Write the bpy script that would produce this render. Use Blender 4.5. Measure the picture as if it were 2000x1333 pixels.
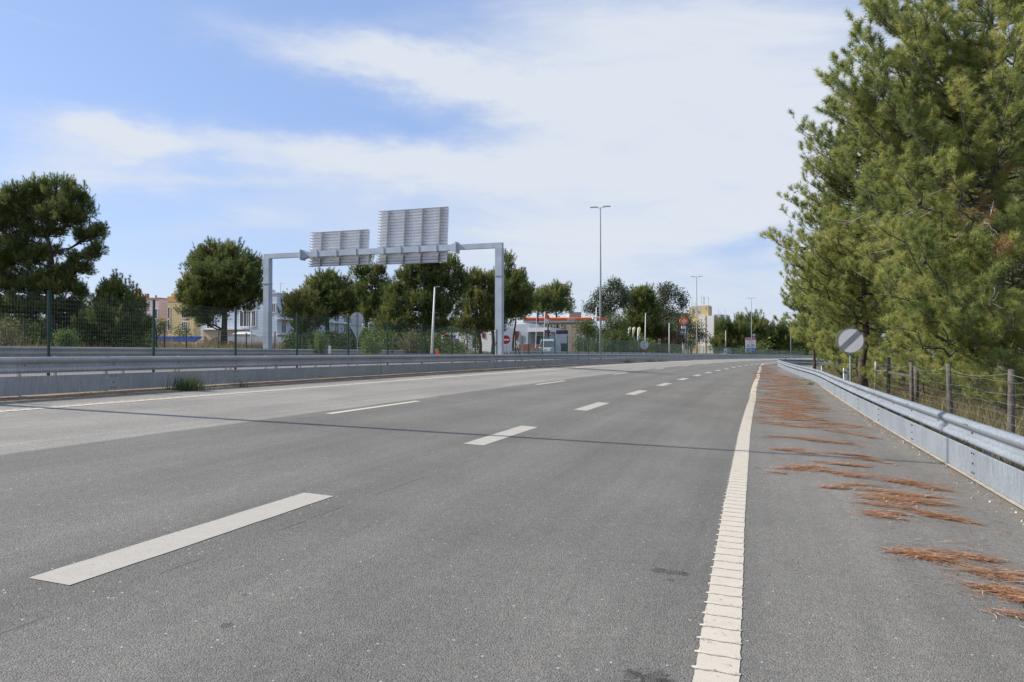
import bpy, math, random
import numpy as np
from mathutils import Vector, Matrix, noise as mnoise

# ------------------------------------------------------------------ camera, world, sun, exposure
for o in list(bpy.data.objects): bpy.data.objects.remove(o)
SC = bpy.context.scene
COL = SC.collection
F_PX, HOR = 1525.0, 690.0                      # focal length in photo pixels, row of the horizon
cam_d = bpy.data.cameras.new('camera'); cam = bpy.data.objects.new('camera', cam_d); COL.objects.link(cam)
cam_d.sensor_width = 36; cam_d.lens = 36*F_PX/2000; cam_d.clip_start = .05; cam_d.clip_end = 6000
PITCH = math.atan((HOR-666.5)/F_PX)
cam.location = (0, 0, 1.5); cam.rotation_euler = (math.pi/2+PITCH, 0, 0)
SC.camera = cam

SUN_DIR = Vector((-1.011, .118, 0)).normalized()        # towards the sun, on the ground plane
ELEV = math.radians(37)
S = Vector((SUN_DIR.x*math.cos(ELEV), SUN_DIR.y*math.cos(ELEV), math.sin(ELEV)))
sun_d = bpy.data.lights.new('sun', 'SUN'); sun = bpy.data.objects.new('sun', sun_d); COL.objects.link(sun)
sun_d.energy = 4.2; sun_d.angle = math.radians(.53); sun_d.color = (1, .95, .87)
sun.rotation_euler = S.to_track_quat('Z', 'Y').to_euler()

SC.view_settings.view_transform = 'Standard'; SC.view_settings.look = 'None'
SC.view_settings.exposure = .47; SC.view_settings.gamma = 1

def build_world():
    w = bpy.data.worlds.new('World'); SC.world = w; w.use_nodes = True
    nt = w.node_tree; N, L = nt.nodes, nt.links
    for n in list(N): N.remove(n)
    out = N.new('ShaderNodeOutputWorld'); bg = N.new('ShaderNodeBackground'); L.new(bg.outputs[0], out.inputs[0])
    sky = N.new('ShaderNodeTexSky'); sky.sky_type = 'NISHITA'; sky.sun_disc = False
    sky.sun_elevation = ELEV; sky.sun_rotation = math.atan2(S.x, S.y)
    sky.air_density = 1.0; sky.dust_density = 1.0; sky.ozone_density = 1.0; sky.altitude = 20
    def M(op, a, b=None, c=None):
        n = N.new('ShaderNodeMath'); n.operation = op
        for i, x in enumerate((a, b, c)):
            if x is None: continue
            if isinstance(x, (int, float)): n.inputs[i].default_value = x
            else: L.new(x, n.inputs[i])
        return n.outputs[0]
    tc = N.new('ShaderNodeTexCoord'); sep = N.new('ShaderNodeSeparateXYZ'); L.new(tc.outputs['Generated'], sep.inputs[0])
    x, y, z = sep.outputs
    az0 = M('MULTIPLY', M('ARCTAN2', x, y), 57.2958)
    el0 = M('MULTIPLY', M('ARCSINE', z), 57.2958)
    # streaky noise laid on a high, flat cloud sheet (azimuth, elevation)
    cmb = N.new('ShaderNodeCombineXYZ')
    L.new(M('MULTIPLY', az0, .045), cmb.inputs[0])
    L.new(M('ADD', M('MULTIPLY', el0, .20), M('MULTIPLY', az0, .012)), cmb.inputs[1])
    nz = N.new('ShaderNodeTexNoise'); nz.inputs['Scale'].default_value = 1.5; nz.inputs['Detail'].default_value = 9
    nz.inputs['Roughness'].default_value = .62; nz.inputs['Distortion'].default_value = .7; L.new(cmb.outputs[0], nz.inputs['Vector'])
    cm2 = N.new('ShaderNodeCombineXYZ'); L.new(M('MULTIPLY', az0, .18), cm2.inputs[0]); L.new(M('MULTIPLY', el0, .45), cm2.inputs[1])
    nw = N.new('ShaderNodeTexNoise'); nw.inputs['Scale'].default_value = 1.0; nw.inputs['Detail'].default_value = 8
    nw.inputs['Roughness'].default_value = .6; L.new(cm2.outputs[0], nw.inputs['Vector'])
    wsep = N.new('ShaderNodeSeparateColor'); L.new(nw.outputs['Color'], wsep.inputs[0])
    az = M('ADD', az0, M('MULTIPLY', M('SUBTRACT', wsep.outputs[0], .5), 9.0))
    el = M('ADD', el0, M('MULTIPLY', M('SUBTRACT', wsep.outputs[1], .5), 3.6))
    def ell(px, py, rx, ry, tilt, amp):
        a0 = math.degrees(math.atan((px-1000)/F_PX)); e0 = math.degrees(math.atan((HOR-py)/F_PX*math.cos(math.radians(a0))))
        k = 57.3/F_PX*math.cos(math.radians(a0))
        ra, re = rx*k, ry*k
        c, s = math.cos(math.radians(tilt)), math.sin(math.radians(tilt))
        da, de = M('SUBTRACT', az, a0), M('SUBTRACT', el, e0)
        p = M('DIVIDE', M('ADD', M('MULTIPLY', da, c), M('MULTIPLY', de, s)), ra)
        q = M('DIVIDE', M('SUBTRACT', M('MULTIPLY', de, c), M('MULTIPLY', da, s)), re)
        d2 = M('ADD', M('MULTIPLY', p, p), M('MULTIPLY', q, q))
        return M('MULTIPLY', M('EXPONENT', M('MULTIPLY', d2, -1.0)), amp)
    tot = None
    for e in [(1500, 230, 560, 300, 0, 1.15), (1180, 60, 330, 75, -2, .35), (780, 130, 330, 42, -6, .85), (1010, 185, 240, 50, -14, .6),
              (250, 262, 120, 42, 6, .62), (120, 320, 150, 45, 0, .5), (560, 300, 430, 32, -2, .8), (1000, 335, 330, 45, -3, .6), (400, 360, 400, 26, 4, .4),
              (470, 425, 130, 26, 8, .3), (1150, 480, 330, 60, 2, .45), (760, 420, 300, 60, 0, .28), (60, 45, 120, 8, 2, .22),
              (1440, 478, 150, 26, 6, -.62), (1490, 520, 110, 22, 0, -.35), (800, 250, 210, 32, -6, -.15), (820, 640, 1500, 210, 0, .40),
              (1400, 620, 420, 60, 0, .22)]:
        v = ell(*e); tot = v if tot is None else M('ADD', tot, v)
    # the rest of the sky dome: thin high cloud
    back = M('MULTIPLY', M('LESS_THAN', y, .2), .45)
    tot = M('ADD', tot, back)
    nn = M('ADD', M('MULTIPLY', M('SUBTRACT', nz.outputs[0], .5), 1.5), 1.0)
    dens = M('MULTIPLY', tot, nn)
    mp = N.new('ShaderNodeMapRange'); mp.interpolation_type = 'SMOOTHSTEP'; L.new(dens, mp.inputs[0])
    mp.inputs[1].default_value = .02; mp.inputs[2].default_value = 1.15; mp.inputs[3].default_value = 0; mp.inputs[4].default_value = .96
    mix = N.new('ShaderNodeMix'); mix.data_type = 'RGBA'
    hs = N.new('ShaderNodeMix'); hs.data_type = 'RGBA'; hs.blend_type = 'MULTIPLY'; hs.inputs[0].default_value = 1
    L.new(sky.outputs[0], hs.inputs[6]); hs.inputs[7].default_value = (1.0, 1.0, 1.12, 1)
    lift = N.new('ShaderNodeMix'); lift.data_type = 'RGBA'; lift.inputs[0].default_value = .42
    L.new(hs.outputs[2], lift.inputs[6]); lift.inputs[7].default_value = (2.9, 4.3, 7.6, 1)
    L.new(mp.outputs[0], mix.inputs[0]); L.new(lift.outputs[2], mix.inputs[6]); mix.inputs[7].default_value = (5.4, 5.75, 6.35, 1)
    L.new(mix.outputs[2], bg.inputs[0]); bg.inputs[1].default_value = .1
build_world()

# ------------------------------------------------------------------ coordinates of the road
PSI = math.atan((1478-1000)/F_PX); SP, CP = math.sin(PSI), math.cos(PSI)
def off(t):
    if t < 14: return 0.
    if t < 260: return .00049*(t-14)**2
    return .00049*246**2 + 2*.00049*246*(t-260)
def drop(t):
    if t < 40: return 0.
    if t < 220: return 1.8e-5*(t-40)**2
    return 1.8e-5*180**2 + .0015*(t-220)
PROF = [(-900, -1.5), (-30, -.9), (-8, -.5), (-4.6, -.32), (-3.3, -.19), (-2.9, -.145), (13.2, .66), (14, .70), (16, .76), (27, 1.0), (31, 1.15), (40, 2.0), (100, 3.0), (900, 8.)]
PX_, PY_ = [p[0] for p in PROF], [p[1] for p in PROF]
def prof(l): return float(np.interp(l, PX_, PY_))
def RC(t, lc, h=0.):
    l = lc-off(t)
    return Vector((t*SP-l*CP, t*CP+l*SP, prof(lc)-drop(t)+h))
def to_road(x, y):
    t = x*SP+y*CP
    return t, -x*CP+y*SP+off(t)
def gz(x, y):
    t, lc = to_road(x, y); return prof(lc)-drop(t)
def X_of(px, D): return (px-1000)/F_PX*D
def at(px, py, D): return Vector((X_of(px, D), D, 1.5+(HOR-py)/F_PX*D))
def base(px, D): x = X_of(px, D); return Vector((x, D, gz(x, D)))
def ground_at(px, py):
    lo = 1.
    u = Vector(((px-1000)/F_PX, 1, (HOR-py)/F_PX))
    for i in range(60000):
        d = lo*1.002
        if 1.5+u.z*d <= gz(u.x*d, d):
            return Vector((u.x*d, d, gz(u.x*d, d)))
        lo = d
        if d > 1500: break
    return Vector((u.x*lo, lo, 0))
def t_for_px(px, lc):
    lo, hi = 1., 500.
    for _ in range(50):
        m = (lo+hi)/2; p = RC(m, lc)
        if p.y <= 0 or 1000+F_PX*p.x/p.y < px: lo = m
        else: hi = m
    return (lo+hi)/2

# ------------------------------------------------------------------ object helpers
ORG = {}
class MB:
    def __init__(s, T=None): s.v, s.f, s.T, s.uv = [], [], T, None
    def add(s, vs, fs):
        n = len(s.v)
        for p in vs:
            p = Vector(p)
            s.v.append(tuple(s.T @ p) if s.T is not None else tuple(p))
        s.f += [tuple(i+n for i in f) for f in fs]
    def box(s, x0, x1, y0, y1, z0, z1):
        s.add([(x, y, z) for z in (z0, z1) for y in (y0, y1) for x in (x0, x1)],
              [(0, 2, 3, 1), (4, 5, 7, 6), (0, 1, 5, 4), (2, 6, 7, 3), (0, 4, 6, 2), (1, 3, 7, 5)])
    def bar(s, a, b, w, h=None, up=Vector((0, 0, 1))):
        h = h or w; a, b = Vector(a), Vector(b); d = (b-a).normalized()
        if abs(d.dot(up)) > .98: up = Vector((0, 1, 0))
        u = d.cross(up).normalized()*w/2; q = u.cross(d).normalized()*h/2
        s.add([a-u-q, a+u-q, a+u+q, a-u+q, b-u-q, b+u-q, b+u+q, b-u+q],
              [(0, 1, 2, 3), (7, 6, 5, 4), (0, 4, 5, 1), (1, 5, 6, 2), (2, 6, 7, 3), (3, 7, 4, 0)])
    def tube(s, pts, rad, n=6, cap=True):
        pts = [Vector(p) for p in pts]
        if not hasattr(rad, '__len__'): rad = [rad]*len(pts)
        vs, fs = [], []
        ref = Vector((.31, .17, .93))
        d0 = (pts[-1]-pts[0]).normalized()
        if abs(d0.dot(ref)) > .9: ref = Vector((1, .1, 0))
        for i, p in enumerate(pts):
            d = (pts[min(i+1, len(pts)-1)]-pts[max(i-1, 0)]).normalized()
            u = d.cross(ref).normalized(); w = d.cross(u)
            for k in range(n):
                a = 2*math.pi*k/n; vs.append(p+(u*math.cos(a)+w*math.sin(a))*rad[i])
        for i in range(len(pts)-1):
            for k in range(n):
                a, b = i*n+k, i*n+(k+1) % n
                fs.append((a, b, b+n, a+n))
        if cap:
            fs.append(tuple(range(n))[::-1]); fs.append(tuple(range((len(pts)-1)*n, len(pts)*n)))
        s.add(vs, fs)
    def disc(s, c, r, th, n=32, rz=None):                           # lies in local xz, thickness along y
        c = Vector(c); rz = rz or r
        vs = [c+Vector((r*math.cos(2*math.pi*k/n), dy, rz*math.sin(2*math.pi*k/n))) for dy in (0, th) for k in range(n)]
        s.add(vs, [tuple(range(n)), tuple(range(n, 2*n))[::-1]] + [(k, k+n, (k+1) % n+n, (k+1) % n) for k in range(n)])
    def ring(s, c, r0, r1, th, n=36):
        c = Vector(c); vs = []
        for dy in (0, th):
            for r in (r0, r1):
                vs += [c+Vector((r*math.cos(2*math.pi*k/n), dy, r*math.sin(2*math.pi*k/n))) for k in range(n)]
        fs = []
        for k in range(n):
            j = (k+1) % n
            fs += [(k, n+k, n+j, j), (2*n+k, 2*n+j, 3*n+j, 3*n+k), (n+k, 3*n+k, 3*n+j, n+j), (k, j, 2*n+j, 2*n+k)]
        s.add(vs, fs)
    def poly(s, pts2, y, th):                                       # xz outline, thickness along y
        n = len(pts2)
        s.add([(p[0], y, p[1]) for p in pts2]+[(p[0], y+th, p[1]) for p in pts2],
              [tuple(range(n)), tuple(range(n, 2*n))[::-1]]+[(k, k+n, (k+1) % n+n, (k+1) % n) for k in range(n)])
    def build(s, name, mat, parent=None, smooth=False, loc=None):
        me = bpy.data.meshes.new(name)
        org = ORG[parent.name] if parent is not None else Vector(loc or (0, 0, 0))
        me.from_pydata([tuple(Vector(p)-org) for p in s.v], [], s.f)
        me.materials.append(mat)
        if smooth:
            me.polygons.foreach_set('use_smooth', [True]*len(me.polygons))
        me.update()
        o = bpy.data.objects.new(name, me); COL.objects.link(o)
        if parent is not None: o.parent = parent
        else: o.location = org
        ORG[o.name] = org
        return o
def tag(o, label=None, cat=None, group=None, kind=None):
    if label: o['label'] = label
    if cat: o['category'] = cat
    if group: o['group'] = group
    if kind: o['kind'] = kind
    return o
def thing(name, label, cat, loc, group=None):
    o = bpy.data.objects.new(name, None); o.empty_display_size = .3; COL.objects.link(o); o.location = loc
    ORG[o.name] = Vector(loc)
    return tag(o, label, cat, group)
def FR(p, yaw=0.):
    return Matrix.Translation(Vector(p)) @ Matrix.Rotation(yaw, 4, 'Z')
def text_part(name, s, mat, parent, T, size, ext=.004, align='CENTER'):
    c = bpy.data.curves.new(name, 'FONT'); c.body = s; c.size = size; c.align_x = align; c.align_y = 'CENTER'; c.extrude = ext
    c.materials.append(mat)
    tmp = bpy.data.objects.new(name+'_src', c); COL.objects.link(tmp); bpy.context.view_layer.update()
    me = bpy.data.meshes.new_from_object(tmp.evaluated_get(bpy.context.evaluated_depsgraph_get())); bpy.data.objects.remove(tmp)
    me.name = name
    if not me.materials: me.materials.append(mat)
    o = bpy.data.objects.new(name, me); COL.objects.link(o)
    m = Matrix(T) @ Matrix.Rotation(math.pi/2, 4, 'X')
    m.translation = m.translation-ORG[parent.name]
    o.parent = parent; o.matrix_local = m
    ORG[o.name] = ORG[parent.name]
    return o

# ------------------------------------------------------------------ materials
def mat(name, col, rough=.7, metal=0., var=.12, scale=3., spec=.4, bump=0., bscale=30., col2=None, detail=4, trans=0.):
    m = bpy.data.materials.new(name); m.use_nodes = True
    nt = m.node_tree; N, L = nt.nodes, nt.links; b = N['Principled BSDF']
    tc = N.new('ShaderNodeNewGeometry')
    nz = N.new('ShaderNodeTexNoise'); nz.inputs['Scale'].default_value = scale; nz.inputs['Detail'].default_value = detail
    L.new(tc.outputs['Position'], nz.inputs['Vector'])
    rp = N.new('ShaderNodeValToRGB'); L.new(nz.outputs[0], rp.inputs[0])
    c2 = col2 or tuple(c*(1+var) for c in col); c1 = tuple(c*(1-var) for c in col)
    rp.color_ramp.elements[0].position = .3; rp.color_ramp.elements[1].position = .7
    rp.color_ramp.elements[0].color = (*c1, 1); rp.color_ramp.elements[1].color = (*c2, 1)
    L.new(rp.outputs[0], b.inputs['Base Color'])
    b.inputs['Roughness'].default_value = rough; b.inputs['Metallic'].default_value = metal
    b.inputs['Specular IOR Level'].default_value = spec
    if bump:
        n2 = N.new('ShaderNodeTexNoise'); n2.inputs['Scale'].default_value = bscale; n2.inputs['Detail'].default_value = 5
        L.new(tc.outputs['Position'], n2.inputs['Vector'])
        bp = N.new('ShaderNodeBump'); bp.inputs['Strength'].default_value = bump; bp.inputs['Distance'].default_value = .02
        L.new(n2.outputs[0], bp.inputs['Height']); L.new(bp.outputs[0], b.inputs['Normal'])
    return m
def foliage_mat(name, stops, trans=.25):
    m = bpy.data.materials.new(name); m.use_nodes = True
    nt = m.node_tree; N, L = nt.nodes, nt.links; b = N['Principled BSDF']; out = N['Material Output']
    a = N.new('ShaderNodeAttribute'); a.attribute_name = 'tint'
    rp = N.new('ShaderNodeValToRGB'); L.new(a.outputs['Fac'], rp.inputs[0])
    while len(rp.color_ramp.elements) < len(stops): rp.color_ramp.elements.new(.5)
    for e, (p, c) in zip(rp.color_ramp.elements, stops): e.position = p; e.color = (*c, 1)
    L.new(rp.outputs[0], b.inputs['Base Color']); b.inputs['Roughness'].default_value = .55; b.inputs['Specular IOR Level'].default_value = .35
    t = N.new('ShaderNodeBsdfTranslucent'); L.new(rp.outputs[0], t.inputs[0])
    mx = N.new('ShaderNodeMixShader'); mx.inputs[0].default_value = trans
    L.new(b.outputs[0], mx.inputs[1]); L.new(t.outputs[0], mx.inputs[2]); L.new(mx.outputs[0], out.inputs[0])
    return m
def asphalt(name='asphalt', base_c=(.174, .163, .140), lanes=True):
    m = bpy.data.materials.new(name); m.use_nodes = True
    nt = m.node_tree; N, L = nt.nodes, nt.links; b = N['Principled BSDF']
    g = N.new('ShaderNodeNewGeometry').outputs['Position']
    def noise(sc, det=4, ro=.6, vec=g):
        n = N.new('ShaderNodeTexNoise'); n.inputs['Scale'].default_value = sc; n.inputs['Detail'].default_value = det
        n.inputs['Roughness'].default_value = ro; L.new(vec, n.inputs['Vector']); return n.outputs[0]
    def M(op, a, b_=None, c=None, clamp=False):
        n = N.new('ShaderNodeMath'); n.operation = op; n.use_clamp = clamp
        for i, x in enumerate((a, b_, c)):
            if x is None: continue
            if isinstance(x, (int, float)): n.inputs[i].default_value = x
            else: L.new(x, n.inputs[i])
        return n.outputs[0]
    def mr(v, a, b_, c, d, sm=False):
        n = N.new('ShaderNodeMapRange'); L.new(v, n.inputs[0])
        if sm: n.interpolation_type = 'SMOOTHSTEP'
        for i, x in enumerate((a, b_, c, d)): n.inputs[i+1].default_value = x
        return n.outputs[0]
    vo = N.new('ShaderNodeTexVoronoi'); vo.inputs['Scale'].default_value = 130; L.new(g, vo.inputs['Vector'])
    sc_ = N.new('ShaderNodeSeparateColor'); L.new(vo.outputs['Color'], sc_.inputs[0])
    grain = mr(sc_.outputs[0], 0, 1, .68, 1.32)                     # stones of different greys
    fine = mr(noise(420, 2), .3, .7, .86, 1.14)
    mid = mr(noise(14, 5, .7), .3, .7, .90, 1.10)
    big = mr(noise(.35, 6, .68), .3, .7, .84, 1.13)
    v2 = N.new('ShaderNodeTexVoronoi'); v2.inputs['Scale'].default_value = 22; L.new(g, v2.inputs['Vector'])
    s2 = N.new('ShaderNodeSeparateColor'); L.new(v2.outputs['Color'], s2.inputs[0])
    peb = M('MULTIPLY', M('GREATER_THAN', s2.outputs[1], .90), M('LESS_THAN', v2.outputs['Distance'], .16))
    val = M('MULTIPLY', M('MULTIPLY', grain, fine), M('MULTIPLY', mid, big))
    if lanes:
        uv = N.new('ShaderNodeUVMap'); uv.uv_map = 'road'
        su = N.new('ShaderNodeSeparateXYZ'); L.new(uv.outputs[0], su.inputs[0]); t_, l_ = su.outputs[0], su.outputs[1]
        lw = M('ADD', l_, M('MULTIPLY', M('SUBTRACT', noise(.5, 3), .5), .25))
        f1 = mr(lw, 7.80, 7.95, 1.0, 1.62, True)                    # newer, paler overlay in the outer lane
        f2 = mr(lw, .05, .35, 1.12, 1.0, True)                      # hard shoulder
        # polished wheel tracks
        w1 = M('MULTIPLY', M('COSINE', M('MULTIPLY', M('SUBTRACT', l_, 1.1), 3.6)), .06)
        streak = N.new('ShaderNodeCombineXYZ'); L.new(M('MULTIPLY', t_, .12), streak.inputs[0]); L.new(M('MULTIPLY', l_, 3.), streak.inputs[1])
        st = mr(noise(1.0, 5, .65, streak.outputs[0]), .3, .7, .88, 1.10)
        val = M('MULTIPLY', M('MULTIPLY', val, M('MULTIPLY', f1, f2)), M('MULTIPLY', st, M('ADD', 1.0, w1)))
        # thin longitudinal joint crack beside the broken line
        ck = M('ABSOLUTE', M('SUBTRACT', M('ADD', l_, M('MULTIPLY', M('SUBTRACT', noise(2.2, 5, .7), .5), .10)), 3.42))
        crack = M('MULTIPLY', M('LESS_THAN', ck, .008), M('GREATER_THAN', noise(1.7, 2), .47))
        val = M('MULTIPLY', val, M('SUBTRACT', 1.0, M('MULTIPLY', crack, .4)))
        # oil drips: patches with a shape of their own
        cx = N.new('ShaderNodeSeparateXYZ'); L.new(g, cx.inputs[0])
        for (sx, sy, r, ry) in STAINS:
            dx = M('DIVIDE', M('SUBTRACT', cx.outputs[0], sx), r); dy = M('DIVIDE', M('SUBTRACT', cx.outputs[1], sy), ry)
            d = M('ADD', M('SQRT', M('ADD', M('MULTIPLY', dx, dx), M('MULTIPLY', dy, dy))), M('MULTIPLY', M('SUBTRACT', noise(16, 4, .65), .5), 4.2))
            val = M('MULTIPLY', val, mr(d, .75, .95, .62, 1.0, True))
    mixc = N.new('ShaderNodeMix'); mixc.data_type = 'RGBA'; mixc.blend_type = 'MULTIPLY'; mixc.inputs[0].default_value = 1
    mixc.inputs[6].default_value = (*base_c, 1)
    cc = N.new('ShaderNodeCombineColor'); [L.new(val, cc.inputs[i]) for i in range(3)]
    L.new(cc.outputs[0], mixc.inputs[7])
    pm = N.new('ShaderNodeMix'); pm.data_type = 'RGBA'; L.new(peb, pm.inputs[0]); L.new(mixc.outputs[2], pm.inputs[6]); pm.inputs[7].default_value = (.5, .46, .42, 1)
    L.new(pm.outputs[2], b.inputs['Base Color'])
    b.inputs['Roughness'].default_value = .82; b.inputs['Specular IOR Level'].default_value = .32
    bp = N.new('ShaderNodeBump'); bp.inputs['Strength'].default_value = .75; bp.inputs['Distance'].default_value = .006
    hh = M('ADD', M('MULTIPLY', vo.outputs['Distance'], -1.0), noise(90, 3))
    L.new(hh, bp.inputs['Height']); L.new(bp.outputs[0], b.inputs['Normal'])
    return m
STAINS = []
for (px, py, r) in [(1290, 1114, .055), (1316, 1117, .06), (1338, 1121, .035), (1312, 1132, .035), (1230, 1315, .06), (1275, 1322, .085), (1300, 1326, .04), (442, 1222, .04), (480, 1160, .025), (1478, 914, .05)]:
    p = ground_at(px, py); STAINS.append((p.x, p.y, r, r*1.1))

M_ = {}
M_['asphalt'] = asphalt()
M_['asphalt_b'] = asphalt('asphalt_plain', (.2, .2, .2), False)
def paint_mat(name, col):
    m = mat(name, col, .7, var=.05, scale=8, col2=tuple(c*1.03 for c in col), bump=.25, bscale=160)
    nt = m.node_tree; N, L = nt.nodes, nt.links; b = N['Principled BSDF']
    src = b.inputs['Base Color'].links[0].from_socket
    g = N.new('ShaderNodeNewGeometry')
    n = N.new('ShaderNodeTexNoise'); n.inputs['Scale'].default_value = 26; n.inputs['Detail'].default_value = 6; n.inputs['Roughness'].default_value = .75
    L.new(g.outputs['Position'], n.inputs['Vector'])
    r = N.new('ShaderNodeMapRange'); L.new(n.outputs[0], r.inputs[0]); r.inputs[1].default_value = .60; r.inputs[2].default_value = .68
    mx = N.new('ShaderNodeMix'); mx.data_type = 'RGBA'; L.new(r.outputs[0], mx.inputs[0]); L.new(src, mx.inputs[6]); mx.inputs[7].default_value = (.17, .165, .16, 1)
    L.new(mx.outputs[2], b.inputs['Base Color'])
    return m
M_['paint'] = paint_mat('cream_road_paint', (.585, .52, .415))
M_['paint_old'] = paint_mat('worn_road_paint', (.45, .415, .345))
M_['ground'] = mat('dry_ground', (.17, .13, .08), .95, var=.3, scale=.7, col2=(.14, .13, .06), bump=.8, bscale=6, detail=8)
M_['verge'] = mat('sandy_verge', (.25, .19, .125), .95, var=.35, scale=6, col2=(.34, .28, .20), bump=.9, bscale=35, detail=8)
M_['kerb'] = mat('pale_kerb_concrete', (.42, .37, .29), .9, var=.2, scale=5, bump=.5, bscale=60)
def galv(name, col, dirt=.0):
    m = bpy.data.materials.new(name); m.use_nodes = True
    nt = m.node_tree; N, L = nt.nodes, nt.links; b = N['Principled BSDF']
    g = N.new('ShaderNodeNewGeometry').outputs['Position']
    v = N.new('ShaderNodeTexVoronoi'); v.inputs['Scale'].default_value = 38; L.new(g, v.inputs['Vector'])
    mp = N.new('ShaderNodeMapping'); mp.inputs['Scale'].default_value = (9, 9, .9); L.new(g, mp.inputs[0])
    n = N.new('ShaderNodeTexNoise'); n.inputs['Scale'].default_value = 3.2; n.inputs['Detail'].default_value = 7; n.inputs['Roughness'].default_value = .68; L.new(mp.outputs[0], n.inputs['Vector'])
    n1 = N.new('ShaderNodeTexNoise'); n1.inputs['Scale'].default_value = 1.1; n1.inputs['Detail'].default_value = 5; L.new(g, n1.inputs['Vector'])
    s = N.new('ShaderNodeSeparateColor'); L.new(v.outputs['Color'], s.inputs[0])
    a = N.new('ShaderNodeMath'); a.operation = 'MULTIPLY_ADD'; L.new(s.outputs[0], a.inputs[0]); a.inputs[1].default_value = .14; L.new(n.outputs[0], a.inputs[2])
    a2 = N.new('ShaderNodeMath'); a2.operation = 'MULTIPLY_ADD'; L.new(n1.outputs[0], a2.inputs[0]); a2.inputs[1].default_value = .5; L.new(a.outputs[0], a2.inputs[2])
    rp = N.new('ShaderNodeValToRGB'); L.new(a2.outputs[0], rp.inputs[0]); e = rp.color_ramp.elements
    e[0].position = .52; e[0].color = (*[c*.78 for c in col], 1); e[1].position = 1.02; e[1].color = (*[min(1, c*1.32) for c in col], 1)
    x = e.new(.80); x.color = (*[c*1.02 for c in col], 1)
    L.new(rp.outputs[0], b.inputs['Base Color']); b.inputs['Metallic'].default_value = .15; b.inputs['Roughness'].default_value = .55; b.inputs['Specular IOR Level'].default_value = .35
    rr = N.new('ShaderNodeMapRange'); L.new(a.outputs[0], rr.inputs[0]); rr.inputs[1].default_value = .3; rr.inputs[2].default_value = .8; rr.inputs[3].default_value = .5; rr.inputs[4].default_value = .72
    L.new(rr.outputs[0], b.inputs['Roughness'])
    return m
M_['galv'] = galv('galvanised_steel', (.225, .25, .275))
M_['galv_shade'] = galv('shade_lifted_galvanised_steel', (.35, .35, .34))  # same steel, coloured paler so that faces lying in shade read brighter
M_['gantry'] = mat('pale_grey_steel_paint', (.40, .45, .51), .55, .1, var=.12, scale=1.6, detail=9)
M_['alu'] = mat('aluminium_panel', (.84, .85, .88), .6, .0, var=.06, scale=2)
M_['galv_r'] = mat('rib_shade_and_text_grey', (.30, .30, .31), .6, .1)
M_['alu_d'] = mat('dark_steel_bracket', (.17, .17, .18), .55, .3)
M_['bolt'] = mat('dark_bolt', (.09, .09, .1), .5, .5)
M_['green'] = mat('green_post_paint', (.008, .045, .036), .45, var=.1)
M_['wire'] = mat('green_wire', (.14, .20, .17), .5, var=.1)
M_['wire_g'] = mat('grey_wire', (.26, .25, .235), .6, .2, var=.15)
M_['white'] = mat('white_paint', (.72, .72, .70), .5, var=.04)
M_['signback'] = mat('sign_back_grey', (.50, .53, .55), .5, .2, var=.05)
M_['signface'] = mat('sign_face_grey_white', (.66, .665, .69), .45, var=.03)
M_['black'] = mat('black_paint', (.012, .012, .014), .5)
M_['red'] = mat('red_paint', (.42, .02, .02), .5, var=.05)
M_['orange'] = mat('orange_paint', (.85, .15, .03), .4, var=.03)
M_['blue'] = mat('blue_paint', (.03, .13, .55), .5, var=.05)
M_['heading'] = mat('dark_purple_poster', (.075, .05, .075), .5, var=.6, scale=3)
M_['dkgrey'] = mat('slate_grey_paint', (.07, .085, .11), .5)
M_['yellow'] = mat('yellow_fabric', (.72, .6, .06), .6)
M_['purple'] = mat('purple_fabric', (.22, .08, .35), .6)
M_['wood'] = mat('weathered_post_wood', (.115, .10, .085), .9, var=.4, scale=9, bump=.8, bscale=40, detail=8)
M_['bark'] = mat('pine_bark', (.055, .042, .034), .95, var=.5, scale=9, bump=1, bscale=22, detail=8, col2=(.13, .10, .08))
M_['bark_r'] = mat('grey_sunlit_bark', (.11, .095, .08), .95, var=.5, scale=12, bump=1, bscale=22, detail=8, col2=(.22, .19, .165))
M_['twig'] = mat('bare_grey_twig', (.36, .33, .29), .85, var=.3, scale=12)
M_['cone'] = mat('pine_cone', (.035, .024, .018), .8, var=.4, scale=30)
M_['euc'] = mat('eucalyptus_bark', (.30, .24, .18), .9, var=.3)
M_['soil'] = mat('dug_soil', (.23, .17, .105), .95, var=.3, scale=3, bump=1, bscale=9, detail=8)
M_['glass'] = mat('dark_window', (.05, .06, .08), .15, var=.2, spec=.6)
M_['shutter'] = mat('pale_shutter', (.55, .56, .58), .6)
M_['pink'] = mat('pale_pink_render', (.62, .50, .52), .85, var=.04, scale=.4)
M_['ochre'] = mat('ochre_render', (.60, .46, .24), .85, var=.05, scale=.4)
M_['ochre_d'] = mat('dark_ochre_render', (.52, .33, .13), .85, var=.05, scale=.4)
M_['bluewall'] = mat('pale_blue_render', (.50, .56, .64), .85, var=.04, scale=.3)
M_['whitewall'] = mat('white_render', (.76, .75, .72), .85, var=.04, scale=.3)
M_['greywall'] = mat('grey_white_render', (.52, .55, .58), .85, var=.04, scale=.3)
M_['beige'] = mat('beige_render', (.52, .42, .33), .85, var=.04, scale=.3)
M_['tower'] = mat('tower_grey_yellow_render', (.50, .44, .30), .85, var=.06, scale=.3)
M_['roof'] = mat('clay_roof', (.38, .18, .10), .85)
M_['carpaint'] = mat('dark_green_car_paint', (.03, .06, .055), .3, spec=.6)
M_['vanpaint'] = mat('pale_blue_white_van_paint', (.27, .36, .38), .35, spec=.6)
M_['tyre'] = mat('black_rubber', (.015, .015, .015), .8)
M_['brick'] = mat('red_brick_wall', (.28, .11, .08), .9, var=.3, scale=8)
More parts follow.
